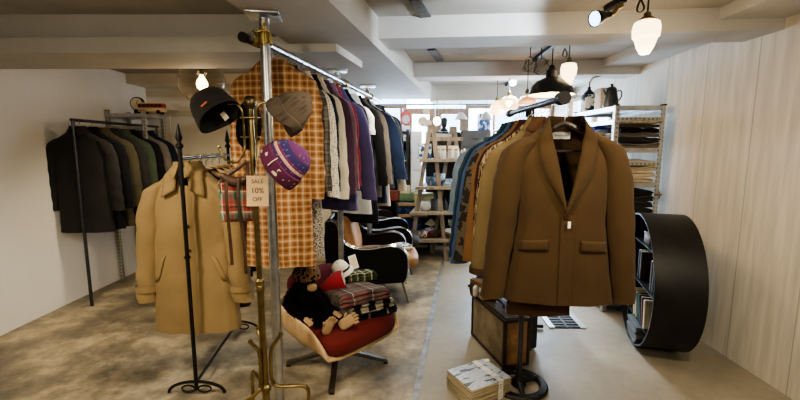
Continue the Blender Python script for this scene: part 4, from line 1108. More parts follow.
# ================================================================= BACK SHELVES IN FRONT OF THE WINDOWS
M_sh=mat('dark_shelf_paint','#2e2f33',.6,var=.1)
bs=thing('display_cabinet','dark open display shelves with pale boards below the left shop window','shelf',(at(393.5,200,6.08).x,6.13,0))
w_,h_=.42,1.73
for x in (-w_/2,w_/2): B().box((x,0,h_/2),(.03,.24,h_)).build('side_panel',M_sh,bs,0)
B().box((0,.115,h_/2),(w_,.01,h_)).build('back_panel',M_sh,bs,0)
bz=[at(400,y,6.0).z for y in (141,160,176,194)]
B().box((0,0,h_-.012),(w_,.26,.025)).build('top_board',M_sh,bs,0)
for i,z in enumerate(bz): B().box((0,0,z-.012),(w_-.03,.235,.024)).build('shelf_board',M_sh if i==0 else M_oak,bs,0)
def bput(px,i,dy=-.03): p=at(px,200,6.05); return Vector((p.x,6.10+dy,bz[i]))
for i,(px,k) in enumerate(((400,0),(405,0))):
    lath('white_teacup',('small white cup on the top dark shelf','round white sugar pot on the top dark shelf')[i],'cup',bput(px,0),[(0,0),(.03,0),(.045,.03),(.048,.06+.03*i),(.044,.06+.03*i),(.03,.02),(0,.01)],M_white)
lath('green_vase','dark green vase on the second dark shelf','vase',bput(406,1),[(0,0),(.035,0),(.05,.05),(.03,.10),(.035,.13),(.03,.13),(0,.1)],mat('green_glaze','#2c5a4a',.3))
lath('copper_pot','brown copper pot beside the green vase','pot',bput(399.5,1),[(0,0),(.045,0),(.05,.07),(.045,.07),(0,.01)],mat('copper','#8a5a38',.35,.8))
for i,(px,c,t) in enumerate(((400,'#39424c',.0),(403.5,'#4c4640',.05),(406.5,'#b08a5a',.32))):
    o=thing('shelf_book',('slate grey book upright on the third dark shelf','brown book leaning beside the slate grey one','tan book leaning at an angle on the third dark shelf')[i],'book',bput(px,2)); o.rotation_euler=(0,t*-1,0)
    B().box((0,0,.1),(.03,.14,.2),bev=.003).build('cover',mat('bookc%d'%i,c,.7),o,0); B().box((0.0,.004,.103),(.022,.141,.2)).build('pages',M_cream,o,0)
wc=thing('white_cupboard','tall narrow white panelled cupboard between the dark shelves','cupboard',(at(416,200,6.05).x,6.14,0))
B().box((0,0,.865),(.165,.25,1.73),bev=.003).build('carcass',M_white,wc,20)
for z in (.3,.86,1.42): B().box((0,-.128,z),(.145,.012,.5),bev=.004).build('door_panel',M_white,wc,20)
B().lathe([(0,.015),(.01,.012),(.008,0),(0,0)],10,(.05,-.135,1.42),Matrix.Rotation(PI/2,3,'X')).build('knob',M_brass,wc)
b3=thing('dark_bookcase','dark bookcase standing behind the ladder shelf','bookcase',(at(443,200,6.1).x,6.13,0))
for x in (-.26,.26): B().box((x,0,.86),(.03,.22,1.72)).build('side_panel',M_sh,b3,0)
B().box((0,.1,.86),(.52,.01,1.7)).build('back_panel',M_sh,b3,0)
for z in (.1,.5,.9,1.3,1.71): B().box((0,0,z),(.5,.22,.02)).build('shelf_board',M_sh,b3,0)
dc=thing('drawer_cabinet','grey filing cabinet with small drawers by the right shop window','cabinet',(at(473,200,6.05).x,6.08,0))
B().box((0,0,.87),(.44,.28,1.74),bev=.005).build('carcass',mat('grey_cabinet','#4b4b4e',.5,.2),dc,20)
for i in range(7):
    o=B().box((0,-.145,1.62-i*.235),(.40,.016,.215),bev=.004).build('drawer',mat('grey_cabinet','#4b4b4e'),dc,20)
    B().box((0,-.158,1.62-i*.235),(.10,.014,.02),bev=.003).build('handle',M_pipe,o,20)
boxy('patterned_box','navy and white patterned box standing on the grey filing cabinet','box',(at(482,200,6.05).x,6.08,1.742),(.16,.16,.24),speckle('navy_check_box','#3b5384','#b7c3d8',18,.55))
lath('dark_vase','dark bust shaped vase in front of the right glazed door','vase',(at(443,200,6.1).x,6.1,1.725),[(0,0),(.06,0),(.065,.03),(.03,.06),(.05,.11),(.055,.16),(.04,.2),(0,.215)],mat('dark_bronze','#2a2726',.4,.5))
# paper fan and enamel shield at the window
sf=thing('enamel_shield','red white and blue enamel shield hanging at the left shop window','sign',at(405.8,118,6.15))
def disc(rx,rz,n=24): return [(rx*math.cos(2*PI*i/n),rz*math.sin(2*PI*i/n)) for i in range(n)]
B().extrude([(x,z) for x,z in disc(.085,.11)],0,.012).build('red_disc',mat('enamel_red','#c2362f',.4,var=0),sf,30)
B().extrude([(x,z-.02) for x,z in disc(.06,.065)],-.004,.0).build('grey_centre',mat('enamel_grey','#b9b2ab',.4,var=.1),sf,30)
B().box((0.0,.005,-.18),(.11,.012,.13)).build('white_panel',M_white,sf,0)
B().box((.028,-.003,-.2),(.045,.004,.07)).build('blue_block',mat('enamel_blue','#29418c',.4,var=0),sf,0)
B().tube([(0,.005,.1),(0,.005,.33)],.003,6).build('wire',M_iron,sf)
pf=thing('hanging_paper_ornament','pale paper rosettes hanging before the left glazed door','ornament',at(425,120,5.95))
for (x,z,r) in ((-.03,-.02,.075),(.02,.12,.05),(.045,-.05,.06)):
    b=B(); n=24; vs=[(x,0,z)]+[(x+(r if i%2 else r*.86)*math.cos(2*PI*i/n),(.012 if i%2 else -.012),z+(r if i%2 else r*.86)*math.sin(2*PI*i/n)) for i in range(n)]
    b.add(vs,[(0,1+i,1+(i+1)%n) for i in range(n)]).build('rosette',mat('blush_paper','#e6d5c2',.8),pf,0)
B().tube([(0.02,0,.15),(.02,0,at(425,104,5.95).z-pf.location.z+.05)],.002,5).build('string',M_cream,pf)
# curtain rail over the shop front
tag(B().tube([(-.8,6.12,2.12),(2.2,6.0,2.12)],.010,8).build('curtain_rail',M_iron),'thin dark rail running above the shop front windows','rail')

# ================================================================= RIGHT: STEEL SHELVING WITH FOLDED CLOTHES
RX0,RX1,RY0,RY1=1.845,2.27,3.52,4.35
zt_=at(640,105,3.52).z
ss=thing('steel_shelving','galvanised slotted-angle steel shelving holding folded clothes by the right wall','shelving',(RX0,RY0,0))
rw,rd=RX1-RX0,RY1-RY0
M_slot=speckle('slotted_steel','#3a3b3d','#b8bab8',38,.18,'voronoi',(1,1,1))
def slotm():
    m,nt,p=newmat('slotted_angle'); tc=nd(nt,'ShaderNodeTexCoord').outputs['Object']; sp=nd(nt,'ShaderNodeSeparateXYZ'); nt.links.new(tc,sp.inputs[0])
    f=mathn(nt,'FRACT',mathn(nt,'MULTIPLY',sp.outputs[2],26)); k=mathn(nt,'LESS_THAN',f,.42)
    f2=mathn(nt,'FRACT',mathn(nt,'MULTIPLY',mathn(nt,'ADD',sp.outputs[0],sp.outputs[1]),27)); k2=mathn(nt,'MULTIPLY',k,mathn(nt,'LESS_THAN',mathn(nt,'ABSOLUTE',mathn(nt,'SUBTRACT',f2,.5)),.22))
    nt.links.new(mixc(nt,k2,lin('#b4b5ae'),lin('#7d7b73')),p.inputs['Base Color']); p.inputs['Metallic'].default_value=.8; p.inputs['Roughness'].default_value=.4
    return m
M_slot=slotm()
for x in (0,rw):
    for y in (0,rd):
        sx=1 if x==0 else -1; sy=1 if y==0 else -1
        b=B(); b.box((x+sx*.018,y,zt_/2),(.036,.004,zt_)); b.box((x,y+sy*.018,zt_/2),(.004,.036,zt_)); b.build('post',M_slot,ss,0)
        B().box((x+sx*.01,y+sy*.01,zt_+.003),(.04,.04,.012),bev=.003).build('post_cap',M_rubber,ss,0)
lev=[zt_-.005,at(640,148,3.52).z,at(640,183,3.52).z,.92,.45,.1]
for z in lev:
    b=B(); b.box((rw/2,rd/2,z-.004),(rw-.01,rd-.01,.006))
    for y in (0.006,rd-.006): b.box((rw/2,y,z-.02),(rw-.01,.006,.042))
    for x in (.006,rw-.006): b.box((x,rd/2,z-.02),(.006,rd-.01,.042))
    b.build('shelf_board',M_steel,ss,0)
for z in (at(640,119.5,3.52).z,at(640,163,3.52).z): B().box((rw/2,-.004,z),(rw,.006,.04)).build('end_brace',M_slot,ss,0)
B().box((-.003,rd/2,at(580,126,4.2).z),(.006,rd,.035)).build('side_brace',M_steel,ss,0)
# brass valve like clamp on the right post
vb=thing('brass_hook','small brass hook screwed to the right post of the steel shelving','hook',(RX1-.01,RY0-.012,at(657,195,3.5).z))
B().tube([(-.02,0,0),(.035,0,0)],.006,8).build('bar',M_brass,vb); B().tube([(.01,-.002,.03),(.01,-.012,0),(.01,-.004,-.03)],.006,8).build('prong',M_brass,vb)
def pile(level,x,y,specs,rz=0,size=(.36,.27)):
    z=lev[level]+.0
    for i,(m,lab,cat,h) in enumerate(specs):
        folded('folded_'+cat,lab,cat,(RX0+x,RY0+y,z),rz+random.uniform(-.06,.06),(size[0]*random.uniform(.92,1.05),size[1]*random.uniform(.92,1.05),h),m,200+i+int(x*100),layers=2); z+=h+.002
F_brightprint=speckle('black_bright_print','#16130f','#191512',30,.62,'noise',None,'#a8732f')
pile(1,.235,.13,[(F_taupe,'grey folded jumper at the bottom of the front shelf stack','jumper',.045),(F_char,'charcoal folded jumper, second in the front shelf stack','jumper',.045),(F_taupe,'brownish folded shirt in the middle of the front shelf stack','shirt',.035),(F_brightprint,'black folded sweater with orange print in the front shelf stack','sweater',.045),(F_olive,'dark olive folded sweater near the top of the front shelf stack','sweater',.03),(speckle('beige_flecks','#8c7f65','#b8aa8c',60,.5),'beige flecked folded jumper topping the front shelf stack','jumper',.045)])
pile(1,.17,.50,[(cloth('mid_navy','#2b3450'),'navy folded shirt at the bottom of the second shelf stack','shirt',.045),(cloth('cool_grey','#7b7d86'),'cool grey folded jumper in the second shelf stack','jumper',.045),(cloth('stone','#b3a58a'),'stone coloured folded shirt in the second shelf stack','shirt',.04),(cloth('lightblue','#8c9bb5'),'light blue folded shirt in the second shelf stack','shirt',.035),(F_royal,'bright royal blue folded jumper topping the second shelf stack','jumper',.055)],size=(.30,.2))
F_sand=cloth('sand_cotton','#b2a183',.1)
pile(2,.215,.13,[(F_sand,'sand coloured folded trousers at the bottom of the pale stack','trousers',.05),(cloth('sand2','#c0b08f'),'light sand folded trousers, second in the pale stack','trousers',.05),(F_sand,'sand folded shorts, third in the pale stack','shorts',.045),(cloth('sand3','#a8977a'),'darker sand folded trousers topping the pale stack','trousers',.05)])
pile(3,.21,.13,[(F_char,'charcoal folded trousers at the bottom of the dark stack','trousers',.05),(cloth('dusty_black','#2a2827'),'black folded trousers in the dark stack','trousers',.05),(F_char,'charcoal folded jumper in the middle of the dark stack','jumper',.05),(cloth('soft_black','#1d1b1b'),'soft black folded jumper topping the dark stack','jumper',.05)])
# on top of the shelving
M_enamel=mat('dark_enamel','#1f2729',.3,0,.2,20)
jp=Vector((RX0+.035,RY0+.10,lev[0]+.002)); jp=Vector((at(607.5,100,3.66).x+.03,3.66,lev[0]+.002))
jg=scaled(thing('enamel_coffee_pot','dark speckled enamel coffee pot on top of the steel shelving','coffee pot',jp,.0),.86)
B().lathe([(0,.0),(.072,.0),(.076,.006),(.068,.08),(.056,.14),(.05,.165),(.054,.172),(.046,.19),(.03,.2),(.012,.205),(.012,.215),(.016,.222),(.012,.232),(0,.234)],26).build('body',M_enamel,jg)
B().tube(catm([(.053,0,.155),(.09,0,.165),(.108,0,.14),(.10,0,.09),(.07,0,.06)],5),.0075,8).build('handle',M_enamel,jg)
B().tube([(-.05,0,.12),(-.075,0,.16),(-.085,0,.175)],[.016,.011,.009],8).build('spout',M_enamel,jg)
p=at(602,100,3.86); boxy('wooden_box','pale wooden box behind the coffee pot on the steel shelving','box',(RX0+.09,3.94,lev[0]+.002),(.10,.12,.20),wood('pale_box','#a08d74','#bfae94'),0)
p=Vector((RX0+.06,4.18,lev[0]+.002)); pic=boxy('small_picture_box','small navy and white box beside the pale wooden box','box',p,(.10,.10,.17),speckle('blue_gray_box','#c9ccd2','#2a3346',12,.5))
# clamp lamp over the shelving
lp=at(589,93,4.2)
cl=thing('clamp_lamp','small dark clamp lamp glowing above the steel shelving','lamp',lp)
B().lathe([(.055,-.03),(.05,-.005),(.03,.02),(.016,.035),(.016,.06),(0,.062)],20).build('shade',mat('dark_blue_metal','#1a2433',.35,.6),cl)
B().lathe([(0,-.022),(.044,-.022),(.044,-.026),(0,-.026)],18).build('led',glow('cool_led','#dff0ff',10),cl)
B().tube([(0,0,.06),(0,0,.10),(.03,0,.15),(.115,0,.17),(.115,.01,.20),(.115,.01,ZC-lp.z)],.008,8).build('arm',M_brass,cl)

# ================================================================= BLACK DRUM BOOKSHELF
ctr=Vector((1.80,2.99,.505)); dvec=Vector((-.30,-.954,0)); axv=Vector((.954,-.30,0))
dr=thing('drum_bookshelf','black sheet-metal round drum bookshelf lying on the smooth floor','bookshelf',(ctr.x,ctr.y,0),math.atan2(dvec.y,dvec.x))   # local x along the opening
M_sheet=mat('black_sheet_metal','#23211f',.45,.5,.2,8,.05,30)
R_=.5; dp=.30
# local: x = dvec ; y = rot90(dvec)= (.954,-.30) = axis direction
b=B(); rings=[]
for r,y in ((R_-.012,.0),(R_,.0),(R_,dp),(R_-.012,dp),(R_-.012,0)):
    rings.append([Vector((r*math.cos(2*PI*k/64),y,.505+r*math.sin(2*PI*k/64))) for k in range(64)])
b.loft(rings,False,False); b.build('drum_shell',M_sheet,dr,40)
B().extrude([(R_*.99*math.cos(2*PI*k/64),.505+R_*.99*math.sin(2*PI*k/64)) for k in range(64)],dp-.012,dp-.004).build('back_plate',M_sheet,dr,40)
dsh=[.80,.505,.22]
for z in dsh:
    hw=math.sqrt((R_-.014)**2-(z-.505)**2)
    B().box((0,dp/2,z-.004),(2*hw,dp-.02,.008)).build('shelf_board',M_sheet,dr,0)
B().box((-.16,dp/2,.505),(.008,dp-.02,.94)).build('divider',M_sheet,dr,0)
B().lathe([(0,0),(.03,0),(.03,.012),(0,.012)],10,(0,dp/2,-.0)).build('floor_rest',M_sheet,dr,0)
Rd=Matrix.Rotation(math.atan2(dvec.y,dvec.x),3,'Z')
def indrum(x,z,y=.10): q=Rd@Vector((x,y,0)); return Vector((ctr.x+q.x,ctr.y+q.y,z))
drz=math.atan2(dvec.y,dvec.x)
def book(label,p,size,c,rz,tilt=0,flat=False,name='book'):
    o=thing(name,label,'book',p); o.rotation_euler=(0,tilt,rz)
    w,d_,h=size; cm=mat('cover_'+c.strip('#'),c,.6,var=.06)
    B().box((0,0,h/2),(w,d_,h),bev=.002).build('cover',cm,o,0)
    if flat: B().box((0,-.004,h/2),(w*.97,d_,h*.7)).build('pages',M_cream if name=='book' else mat('grey_page_edge','#6e6c66',.8),o,0)
    else: B().box((0,.004,h/2+.004),(w*.72,d_,h)).build('pages',M_cream,o,0)
    return o
bk=[(.02,'#d8c79a','cream book leaning in the lower compartment of the drum bookshelf',.42),(.075,'#c9b078','ochre book leaning beside the cream one in the drum bookshelf',.40),(.13,'#1f4a44','dark green book leaning in the drum bookshelf',.38),(.18,'#2a5a52','teal green book next to the dark green one in the drum',.36),(.23,'#6d2326','maroon book standing in the lower drum compartment',.2),(.28,'#e4d8b8','ivory book at the near end of the lower drum compartment',.1)]
for x,c,lab,t in bk: book(lab,indrum(x,.224,.085),(.032,.15,.20),c,drz,-t)
bk2=[(-.02,'#3a2a20','dark brown book in the middle compartment of the drum bookshelf',0),(.03,'#4a3b30','brown book beside the dark brown one in the drum bookshelf',0),(.30,'#5c3a22','tan spined book at the near end of the middle drum compartment',0),(.35,'#2b2320','nearly black book at the near end of the middle drum compartment',0)]
for x,c,lab,t in bk2: book(lab,indrum(x,.509,.10),(.034,.15,.21),c,drz,t)
bx1=boxy('wooden_trinket_box','small brown wooden box on the upper shelf of the drum bookshelf','box',indrum(.12,.804,.09),(.14,.12,.07),wood('trinket','#5b3a22','#7d5534'),drz,wood('trinket','#5b3a22','#7d5534'))
for i in range(5):
    book(['grey magazine at the bottom of the pile in the drum bookshelf','dark grey magazine, second in the drum pile','pale grey magazine in the middle of the drum pile','slate magazine, fourth in the drum pile','grey magazine topping the pile in the drum bookshelf'][i],indrum(.03+.01*(i%2),.036+.028*i,.09),(.27-.02*(i==0),.18,.026),['#5b5b5a','#3f4040','#7a7974','#4c5257','#69696a'][i],drz+.04*(i%3-1),flat=True,name='magazine')

# ================================================================= SUITCASE, BLACK CASE, BOOKS ON IT, NEWSPAPERS
a=on_z(503,369,0); bq=on_z(471,335,0); c_=on_z(526,363,0)
lx=(bq-a); sw=(c_-a).length
srz=math.atan2(lx.y,lx.x)
perp=Vector((lx.y,-lx.x,0)).normalized()
sc=a+lx/2+perp*sw/2
F_canv=mat('worn_canvas','#8d7d62',.85,0,.22,9,.2,120)
M_scorn=mat('dark_leather_edge','#2a1d14',.5,0,.3,14,.15,80)
F_side=mat('worn_tan_leather','#8a6434',.55,0,.28,7,.15,60)
su=thing('vintage_suitcase','worn brown vintage suitcase with dark leather edges standing on the floor','suitcase',sc,srz)
sl_,sh2=lx.length,.345
B().box((0,0,sh2/2),(sl_-.01,sw-.01,sh2-.01),bev=.012).build('panels',F_canv,su,30)
for x in (-1,1): B().box((x*(sl_/2-.004),0,sh2/2),(.008,sw-.03,sh2-.03),bev=.002).build('end_panel',F_side,su,30)
b=B()
for y in (-1,1):
    for z in (.012,sh2-.012): b.box((0,y*(sw/2-.010),z),(sl_+.004,.026,.026),bev=.008)
    for x in (-1,1): b.box((x*(sl_/2-.008),y*(sw/2-.010),sh2/2),(.026,.026,sh2),bev=.008)
for x in (-1,1):
    for z in (.012,sh2-.012): b.box((x*(sl_/2-.008),0,z),(.026,sw,.026),bev=.008)
b.build('leather_edging',M_scorn,su,30)
B().box((0,0,sh2+.001),(sl_-.03,sw-.04,.006)).build('top_panel',mat('scuffed_top','#473b2f',.6,0,.35,10,.1,40),su,0)
B().tube(catm([(-.07,0,sh2),(-.06,0,sh2+.028),(0,0,sh2+.034),(.06,0,sh2+.028),(.07,0,sh2)],5),.009,8).build('handle',M_scorn,su)
for x in (-.16,.16): B().box((x,0,sh2+.006),(.05,.035,.01),bev=.003).build('latch',M_brassd,su,30)
c2=on_z(532,352,0)
bc=thing('black_case','black hard case standing behind the vintage suitcase','case',(c2.x-.06,c2.y+.23,0),srz)
B().box((0,0,.15),(.44,.12,.29),bev=.025,seg=4).build('shell',M_black,bc,40); B().box((0,0,.15),(.446,.012,.296),bev=.004).build('rim',M_pipe,bc,30)
B().tube(catm([(-.05,0,.295),(-.04,0,.318),(.04,0,.318),(.05,0,.295)],5),.007,8).build('handle',M_rubber,bc)
tops=sh2+.008
q=sc+lx.normalized()*.175-perp*.035
st_b=[('tan cloth-bound book, lowest of the stack on the vintage suitcase','#a5855a',(.17,.12,.05)),('white paperback in the stack on the vintage suitcase','#d6d8d8',(.16,.115,.035)),('brown book on top of the stack on the vintage suitcase','#7b5a38',(.15,.11,.04))]
z=tops
for i,(lab,c,s) in enumerate(st_b):
    book(lab,(q.x-.01*i,q.y,z),s,c,srz+.15*i,flat=True); z+=s[2]+.001
bs_=thing('leather_strap','coiled dark leather strap on the far end of the suitcase','strap',(q.x-.10,q.y-.0,tops+.058))
b=B()
for k in range(2): b.tube([(-.0+.01*k,.045*math.cos(t),.05*math.sin(t)) for t in [i*PI/9 for i in range(19)]],.007,6)
b.build('coil',M_leather,bs_)
wr=thing('white_cloth','white crumpled cloth tucked beside the books on the suitcase','cloth',(q.x-.075,q.y-.02,tops))
pillow((0,0,.045),(.05,.09,.09),2.2,5,.025,14,18).build('cloth',F_wfur,wr,60)
# newspapers tied with string
nA=on_z(464,405,0); nB=on_z(514,386,0); nC=on_z(446,388,0)
ex=(nB-nA); ey=(nC-nA)
npz=.125
nl,nw=.30,.25
nrz=math.atan2(ex.y,ex.x)
npc=Vector((.03,-.045,0))+nA+ex.normalized()*.155+Vector((-math.sin(nrz),math.cos(nrz),0))*.12
nb=thing('newspaper_bundle','bundle of old newspapers tied with white string on the floor','newspapers',npc,nrz)
b=B()
for i in range(13):
    z=.004+i*.0085; jx,jy=random.uniform(-.004,.004),random.uniform(-.004,.004)
    b.box((jx,jy,z+.004),(nl,nw,.0072),random.uniform(-.015,.015),.003)
b.build('papers',mat('yellowed_paper','#a39472',.85,0,.3,10,stretch=(.6,.6,14)),nb,30)
def news():
    m,nt,p=newmat('newsprint_page'); tc=nd(nt,'ShaderNodeTexCoord').outputs['Object']
    n1=noisen(nt,tc,9,2,.5,(1,3,1)); n2=noisen(nt,tc,160,2,.5,(.25,1,1))
    c=mixc(nt,mathn(nt,'GREATER_THAN',n1,.57),lin('#b9c4d6'),lin('#4e5a70')); c=mixc(nt,mathn(nt,'MULTIPLY',mathn(nt,'GREATER_THAN',n2,.55),.5),c,lin('#6d727b'))
    nt.links.new(c,p.inputs['Base Color']); p.inputs['Roughness'].default_value=.35; return m
B().box((0,0,.116),(nl-.004,nw-.004,.0055),bev=.002).build('top_page',news(),nb,30)
for x in (.055,.068,.081):
    B().box((x,0,.0605),(.006,nw+.006,.121),bev=.001).build('string',M_white,nb,0)
pillow((.14,.09,.118),(.05,.035,.02),2,2,.006,10,14).build('string_knot',M_white,nb,60)

# ================================================================= LAMPS
def faceted_pendant(label,c,r,h,strength,zc=ZC):
    o=thing('glass_pendant_lamp',label,'pendant lamp',c)
    prof=[(.0,-.62),(.35,-.60),(.42,-.55),(.62,-.40),(.80,-.16),(.95,-.10),(1.0,.16),(.96,.22),(.9,.34),(.6,.40)]
    b=B(); b.lathe([(r*a,h*z) for a,z in prof],10); b.build('milk_glass_shade',glow('milk_glass','#ffdba0',strength*.5),o,0)
    B().lathe([(r*.62,h*.38),(r*.66,h*.42),(r*.40,h*.50),(r*.28,h*.52),(r*.25,h*.62),(r*.12,h*.66),(0,h*.66)],18).build('brass_gallery',M_brass,o)
    B().tube([(0,0,h*.64),(0,0,zc-c.z)],.0045,8).build('cord',M_cord_black,o)
    b=B(); 
    for k in range(2): b.tube([(-.04*r/.07+.012*math.cos(t)*(1+k*.5),.012*math.sin(t*2),h*.85+.035*math.sin(t)) for t in [i*PI/10 for i in range(21)]],.003,6)
    b.build('cord_loop',M_cord_black,o)
    return o
pl1=at(646,34,2.30); faceted_pendant('larger lit milk-glass pendant lamp with brass cap near the right wall',pl1,.070,.175,9)
pl2=at(568.5,72.5,3.45); faceted_pendant('smaller lit milk-glass pendant lamp beside the black dome lamp',pl2,.066,.185,9)
# black dome lamp
dl=at(551,91,3.55)
do=thing('dome_pendant_lamp','black enamel dome pendant lamp above the pipe stand','pendant lamp',dl)
B().lathe([(.192,-.035),(.19,-.03),(.165,.04),(.12,.085),(.07,.105),(.05,.115),(.048,.17),(.03,.185),(.018,.215),(0,.22)],30).build('shade',mat('black_enamel','#1a1817',.3,0,.05,10),do)
B().lathe([(.189,-.033),(.16,.035),(.115,.078),(.0,.10)],30).build('inner_shade',mat('cream_enamel','#e9d6ad',.4,var=.03),do)
B().lathe([(0,.05),(.03,.04),(.035,.0),(.02,-.02),(0,-.025)],16).build('bulb',glow('warm_bulb2','#ffd190',18),do)
B().tube([(0,0,.215),(0,0,ZC-dl.z)],.005,8).build('cord',M_cord_black,do)
# lighting tracks
def track(label,A_,B_,name='lighting_track'):
    A_=Vector(A_); B_=Vector(B_); mid=(A_+B_)/2; o=thing(name,label,'lighting track',mid)
    L_=(B_-A_).length; a=math.atan2((B_-A_).y,(B_-A_).x)
    B().box((0,0,0),(L_,.035,.03),a,.003).build('track',M_black,o,0)
    B().box((A_-mid)*.97+Vector((0,0,0)),(.05,.038,.032),a,.004).build('end_cap',M_iron,o,0)
    return o
track('black ceiling lighting track above the dome lamp',on_z(555,44,ZC-.016),on_z(534,60,ZC-.016))
track('black ceiling lighting track carrying the nearest spotlight',on_z(622,0,ZC-.016),on_z(606,9,ZC-.016))
track('far black lighting track carrying the cool white spotlight',on_z(517,77,ZC-.016),on_z(505,86,ZC-.016))
def spot(label,c,ax,size,col,strength,anchor):
    o=thing('track_spotlight',label,'spotlight',c,q=orient(ax))
    r=size
    B().lathe([(r,0),(r*1.03,.2*r),(r*.8,1.1*r),(r*.5,1.9*r),(r*.45,2.6*r),(0,2.7*r)],22).build('lamp_head',mat('dark_spot_metal','#23262c',.35,.7),o)
    B().lathe([(0,.12*r),(r*.9,.12*r),(r*.9,.2*r),(0,.22*r)],22).build('lens',glow('led_'+label[:6],col,strength),o)
    q=orient(ax).inverted(); e=q@(anchor-c)
    B().tube([(0,0,2.5*r),(0,0,3.2*r),e*.8,e],.012,8).build('arm',M_brass,o)
    return o
s1=at(594,19,2.05)
spot('black spotlight with bluish white beam on a brass arm, nearest the viewer',s1,(.88,.32,-.28),.038,'#9fd0ff',6,at(622,6,2.12))
s2=at(513,82,4.45)
spot('far track spotlight shining cool white towards the room',s2,(.15,.3,-.9),.045,'#bfe2ff',18,Vector((s2.x,s2.y+.1,ZC-.03)))
# warm lamps hanging near the far end
for i,(px,py,Y,r,lab) in enumerate(((437,121,5.6,.05,'bright warm bulb lamp hanging before the glazed doors'),(509,104,4.3,.10,'round clear glass lamp glowing warmly above the pipe rail'),(497,108,4.5,.085,'faceted amber glass lamp left of the round glass lamp'),(527,101,4.1,.085,'amber striped glass lamp under the dome lamp'))):
    c=at(px,py,Y); o=thing('hanging_lamp',lab,'pendant lamp',c)
    if i==0:
        B().lathe([(r*math.sin(PI*k/12),r*1.15*math.cos(PI*k/12)) for k in range(13)],18).build('bulb',glow('far_bulb','#ffe2ad',22),o)
    elif i==1:
        B().lathe([(r*math.sin(PI*k/16),r*.85*math.cos(PI*k/16)) for k in range(1,17)],22).build('glass_shade',glass('clear_glow','#fff0d0',.08,.6,'#fff3dc'),o); B().lathe([(0,.04),(.03,.03),(.035,0),(0,-.04)],12).build('bulb',glow('far_bulb','#ffe2ad',22),o)
    elif i==2:
        b=B(); b.lathe([(r*.3,r*.9),(r*.9,r*.3),(r*1.0,-r*.5),(r*.5,-r*.9),(0,-r*.95)],5); b.build('glass_shade',glow('amber_shade','#f6cf8a',3.0),o,0)
    else:
        B().lathe([(r*.2,r*.6),(r*.7,r*.45),(r,r*.05),(r*1.0,-r*.05)],20).build('glass_shade',glow('amber_deep','#c9803a',1.3),o); B().lathe([(r*1.02,-r*.05),(r*1.02,-r*.2),(r*.9,-r*.45),(0,-r*.5)],20).build('lower_shade',glow('amber_pale','#e7b878',1.2),o)
    B().lathe([(.02,.0),(.025,.015),(.012,.045),(0,.05)],12,(0,0,r*.85)).build('cap',M_brass,o)
    B().tube([(0,0,r*.85+.04),(0,0,max(r+.1,(ZC if i else 2.136)-c.z))],.004,6).build('cord',M_cord_black,o)
# coils of black cable under the track
for i,(px,py,Y) in enumerate(((541,66,3.5),(530,64,3.62))):
    c=at(px,py,Y); o=thing('cable_coil',('hanging coil of black cable beside the black dome lamp','hanging coil of black cable farther left of the dome lamp')[i],'cable',c)
    b=B(); rr=random.Random(i)
    for k in range(5):
        r=.05+.012*rr.random(); b.tube([(r*math.cos(t)+.01*rr.random(),.02*math.sin(t*2+k)+.005*k,r*1.25*math.sin(t+.4*k)*(1-.1*k)) for t in [j*PI/9 for j in range(19)]],.002,6)
    b.build('loops',M_cord_black,o); B().tube([(0,0,.05),(0,0,ZC-c.z)],.004,6).build('drop',M_cord_black,o)
for i,(px,Y) in enumerate(((461,5.9),(486,5.8))):
    c=at(px,116,Y); o=thing('white_pendant_lamp',('white bell pendant lamp before the right glazed door','white bell pendant lamp near the red window post')[i],'pendant lamp',c)
    B().lathe([(.09,-.05),(.085,-.04),(.055,.02),(.03,.05),(.012,.06),(0,.062)],20).build('shade',mat('grey_white_shade','#b7b0a6',.4),o)
    B().tube([(0,0,.06),(0,0,2.136-c.z+.0)],.004,6).build('cord',M_cord_black,o)
tag(B().box((at(494,120,6.2).x,6.22,1.05),(.03,.03,2.1)).build('red_post',mat('post_red','#b3202a',.5)),'slim red post standing at the right shop window','post')

# ================================================================= BACK LEFT: STEEL SHELF WITH TOY BUS AND CLOCK
bsz=at(150,113.5,4.45).z
sl2=thing('steel_wall_shelf','galvanised steel shelf unit above the dark coats at the back left','shelving',(-3.02,4.45,0))
for x in (-.15,.24):
    for y in (0,.35): B().box((x,y,bsz/2+.02),(.035,.035,bsz+.04)).build('post',M_slot,sl2,0)
B().box((.045,.175,bsz-.02),(.43,.39,.04),bev=.003).build('shelf_board',M_steel,sl2,0)
B().box((.045,-.02,bsz-.16),(.40,.012,.05)).build('front_brace',M_steel,sl2,0)
bp=at(148,112,4.47); bus=thing('toy_bus','red and cream toy bus on the steel shelf at the back left','toy bus',(bp.x,4.55,bsz+.001),.05)
M_busr=mat('bus_red','#a8321f',.4,var=.05); M_busc=mat('bus_cream','#d9c08a',.4,var=.05)
B().box((0,0,.045),(.27,.09,.045),bev=.008).build('lower_body',M_busc,bus,30); B().box((0,0,.088),(.265,.086,.042),bev=.006).build('window_band',M_busr,bus,30); B().box((0,0,.115),(.255,.08,.016),bev=.007).build('roof',M_busc,bus,30)
for k in range(6): B().box((-.105+.042*k,-.0445,.09),(.032,.003,.026)).build('window',M_black,bus,0)
for x in (-.085,.085):
    for y in (-.04,.04): B().tube([(x,y-.008,.022),(x,y+.008,.022)],.022,14).build('wheel',M_rubber,bus)
cp=at(139,100,4.75); ck=thing('round_clock','small round clock standing behind the toy bus','clock',(cp.x,4.72,bsz+.001))
B().tube([(0,-.02,.13),(0,.02,.13)],.075,24).build('case',M_iron,ck); B().tube([(0,-.023,.13),(0,-.02,.13)],.064,24).build('dial',M_cream,ck); B().box((0,0,.03),(.08,.04,.06),bev=.005).build('foot',M_iron,ck,30)
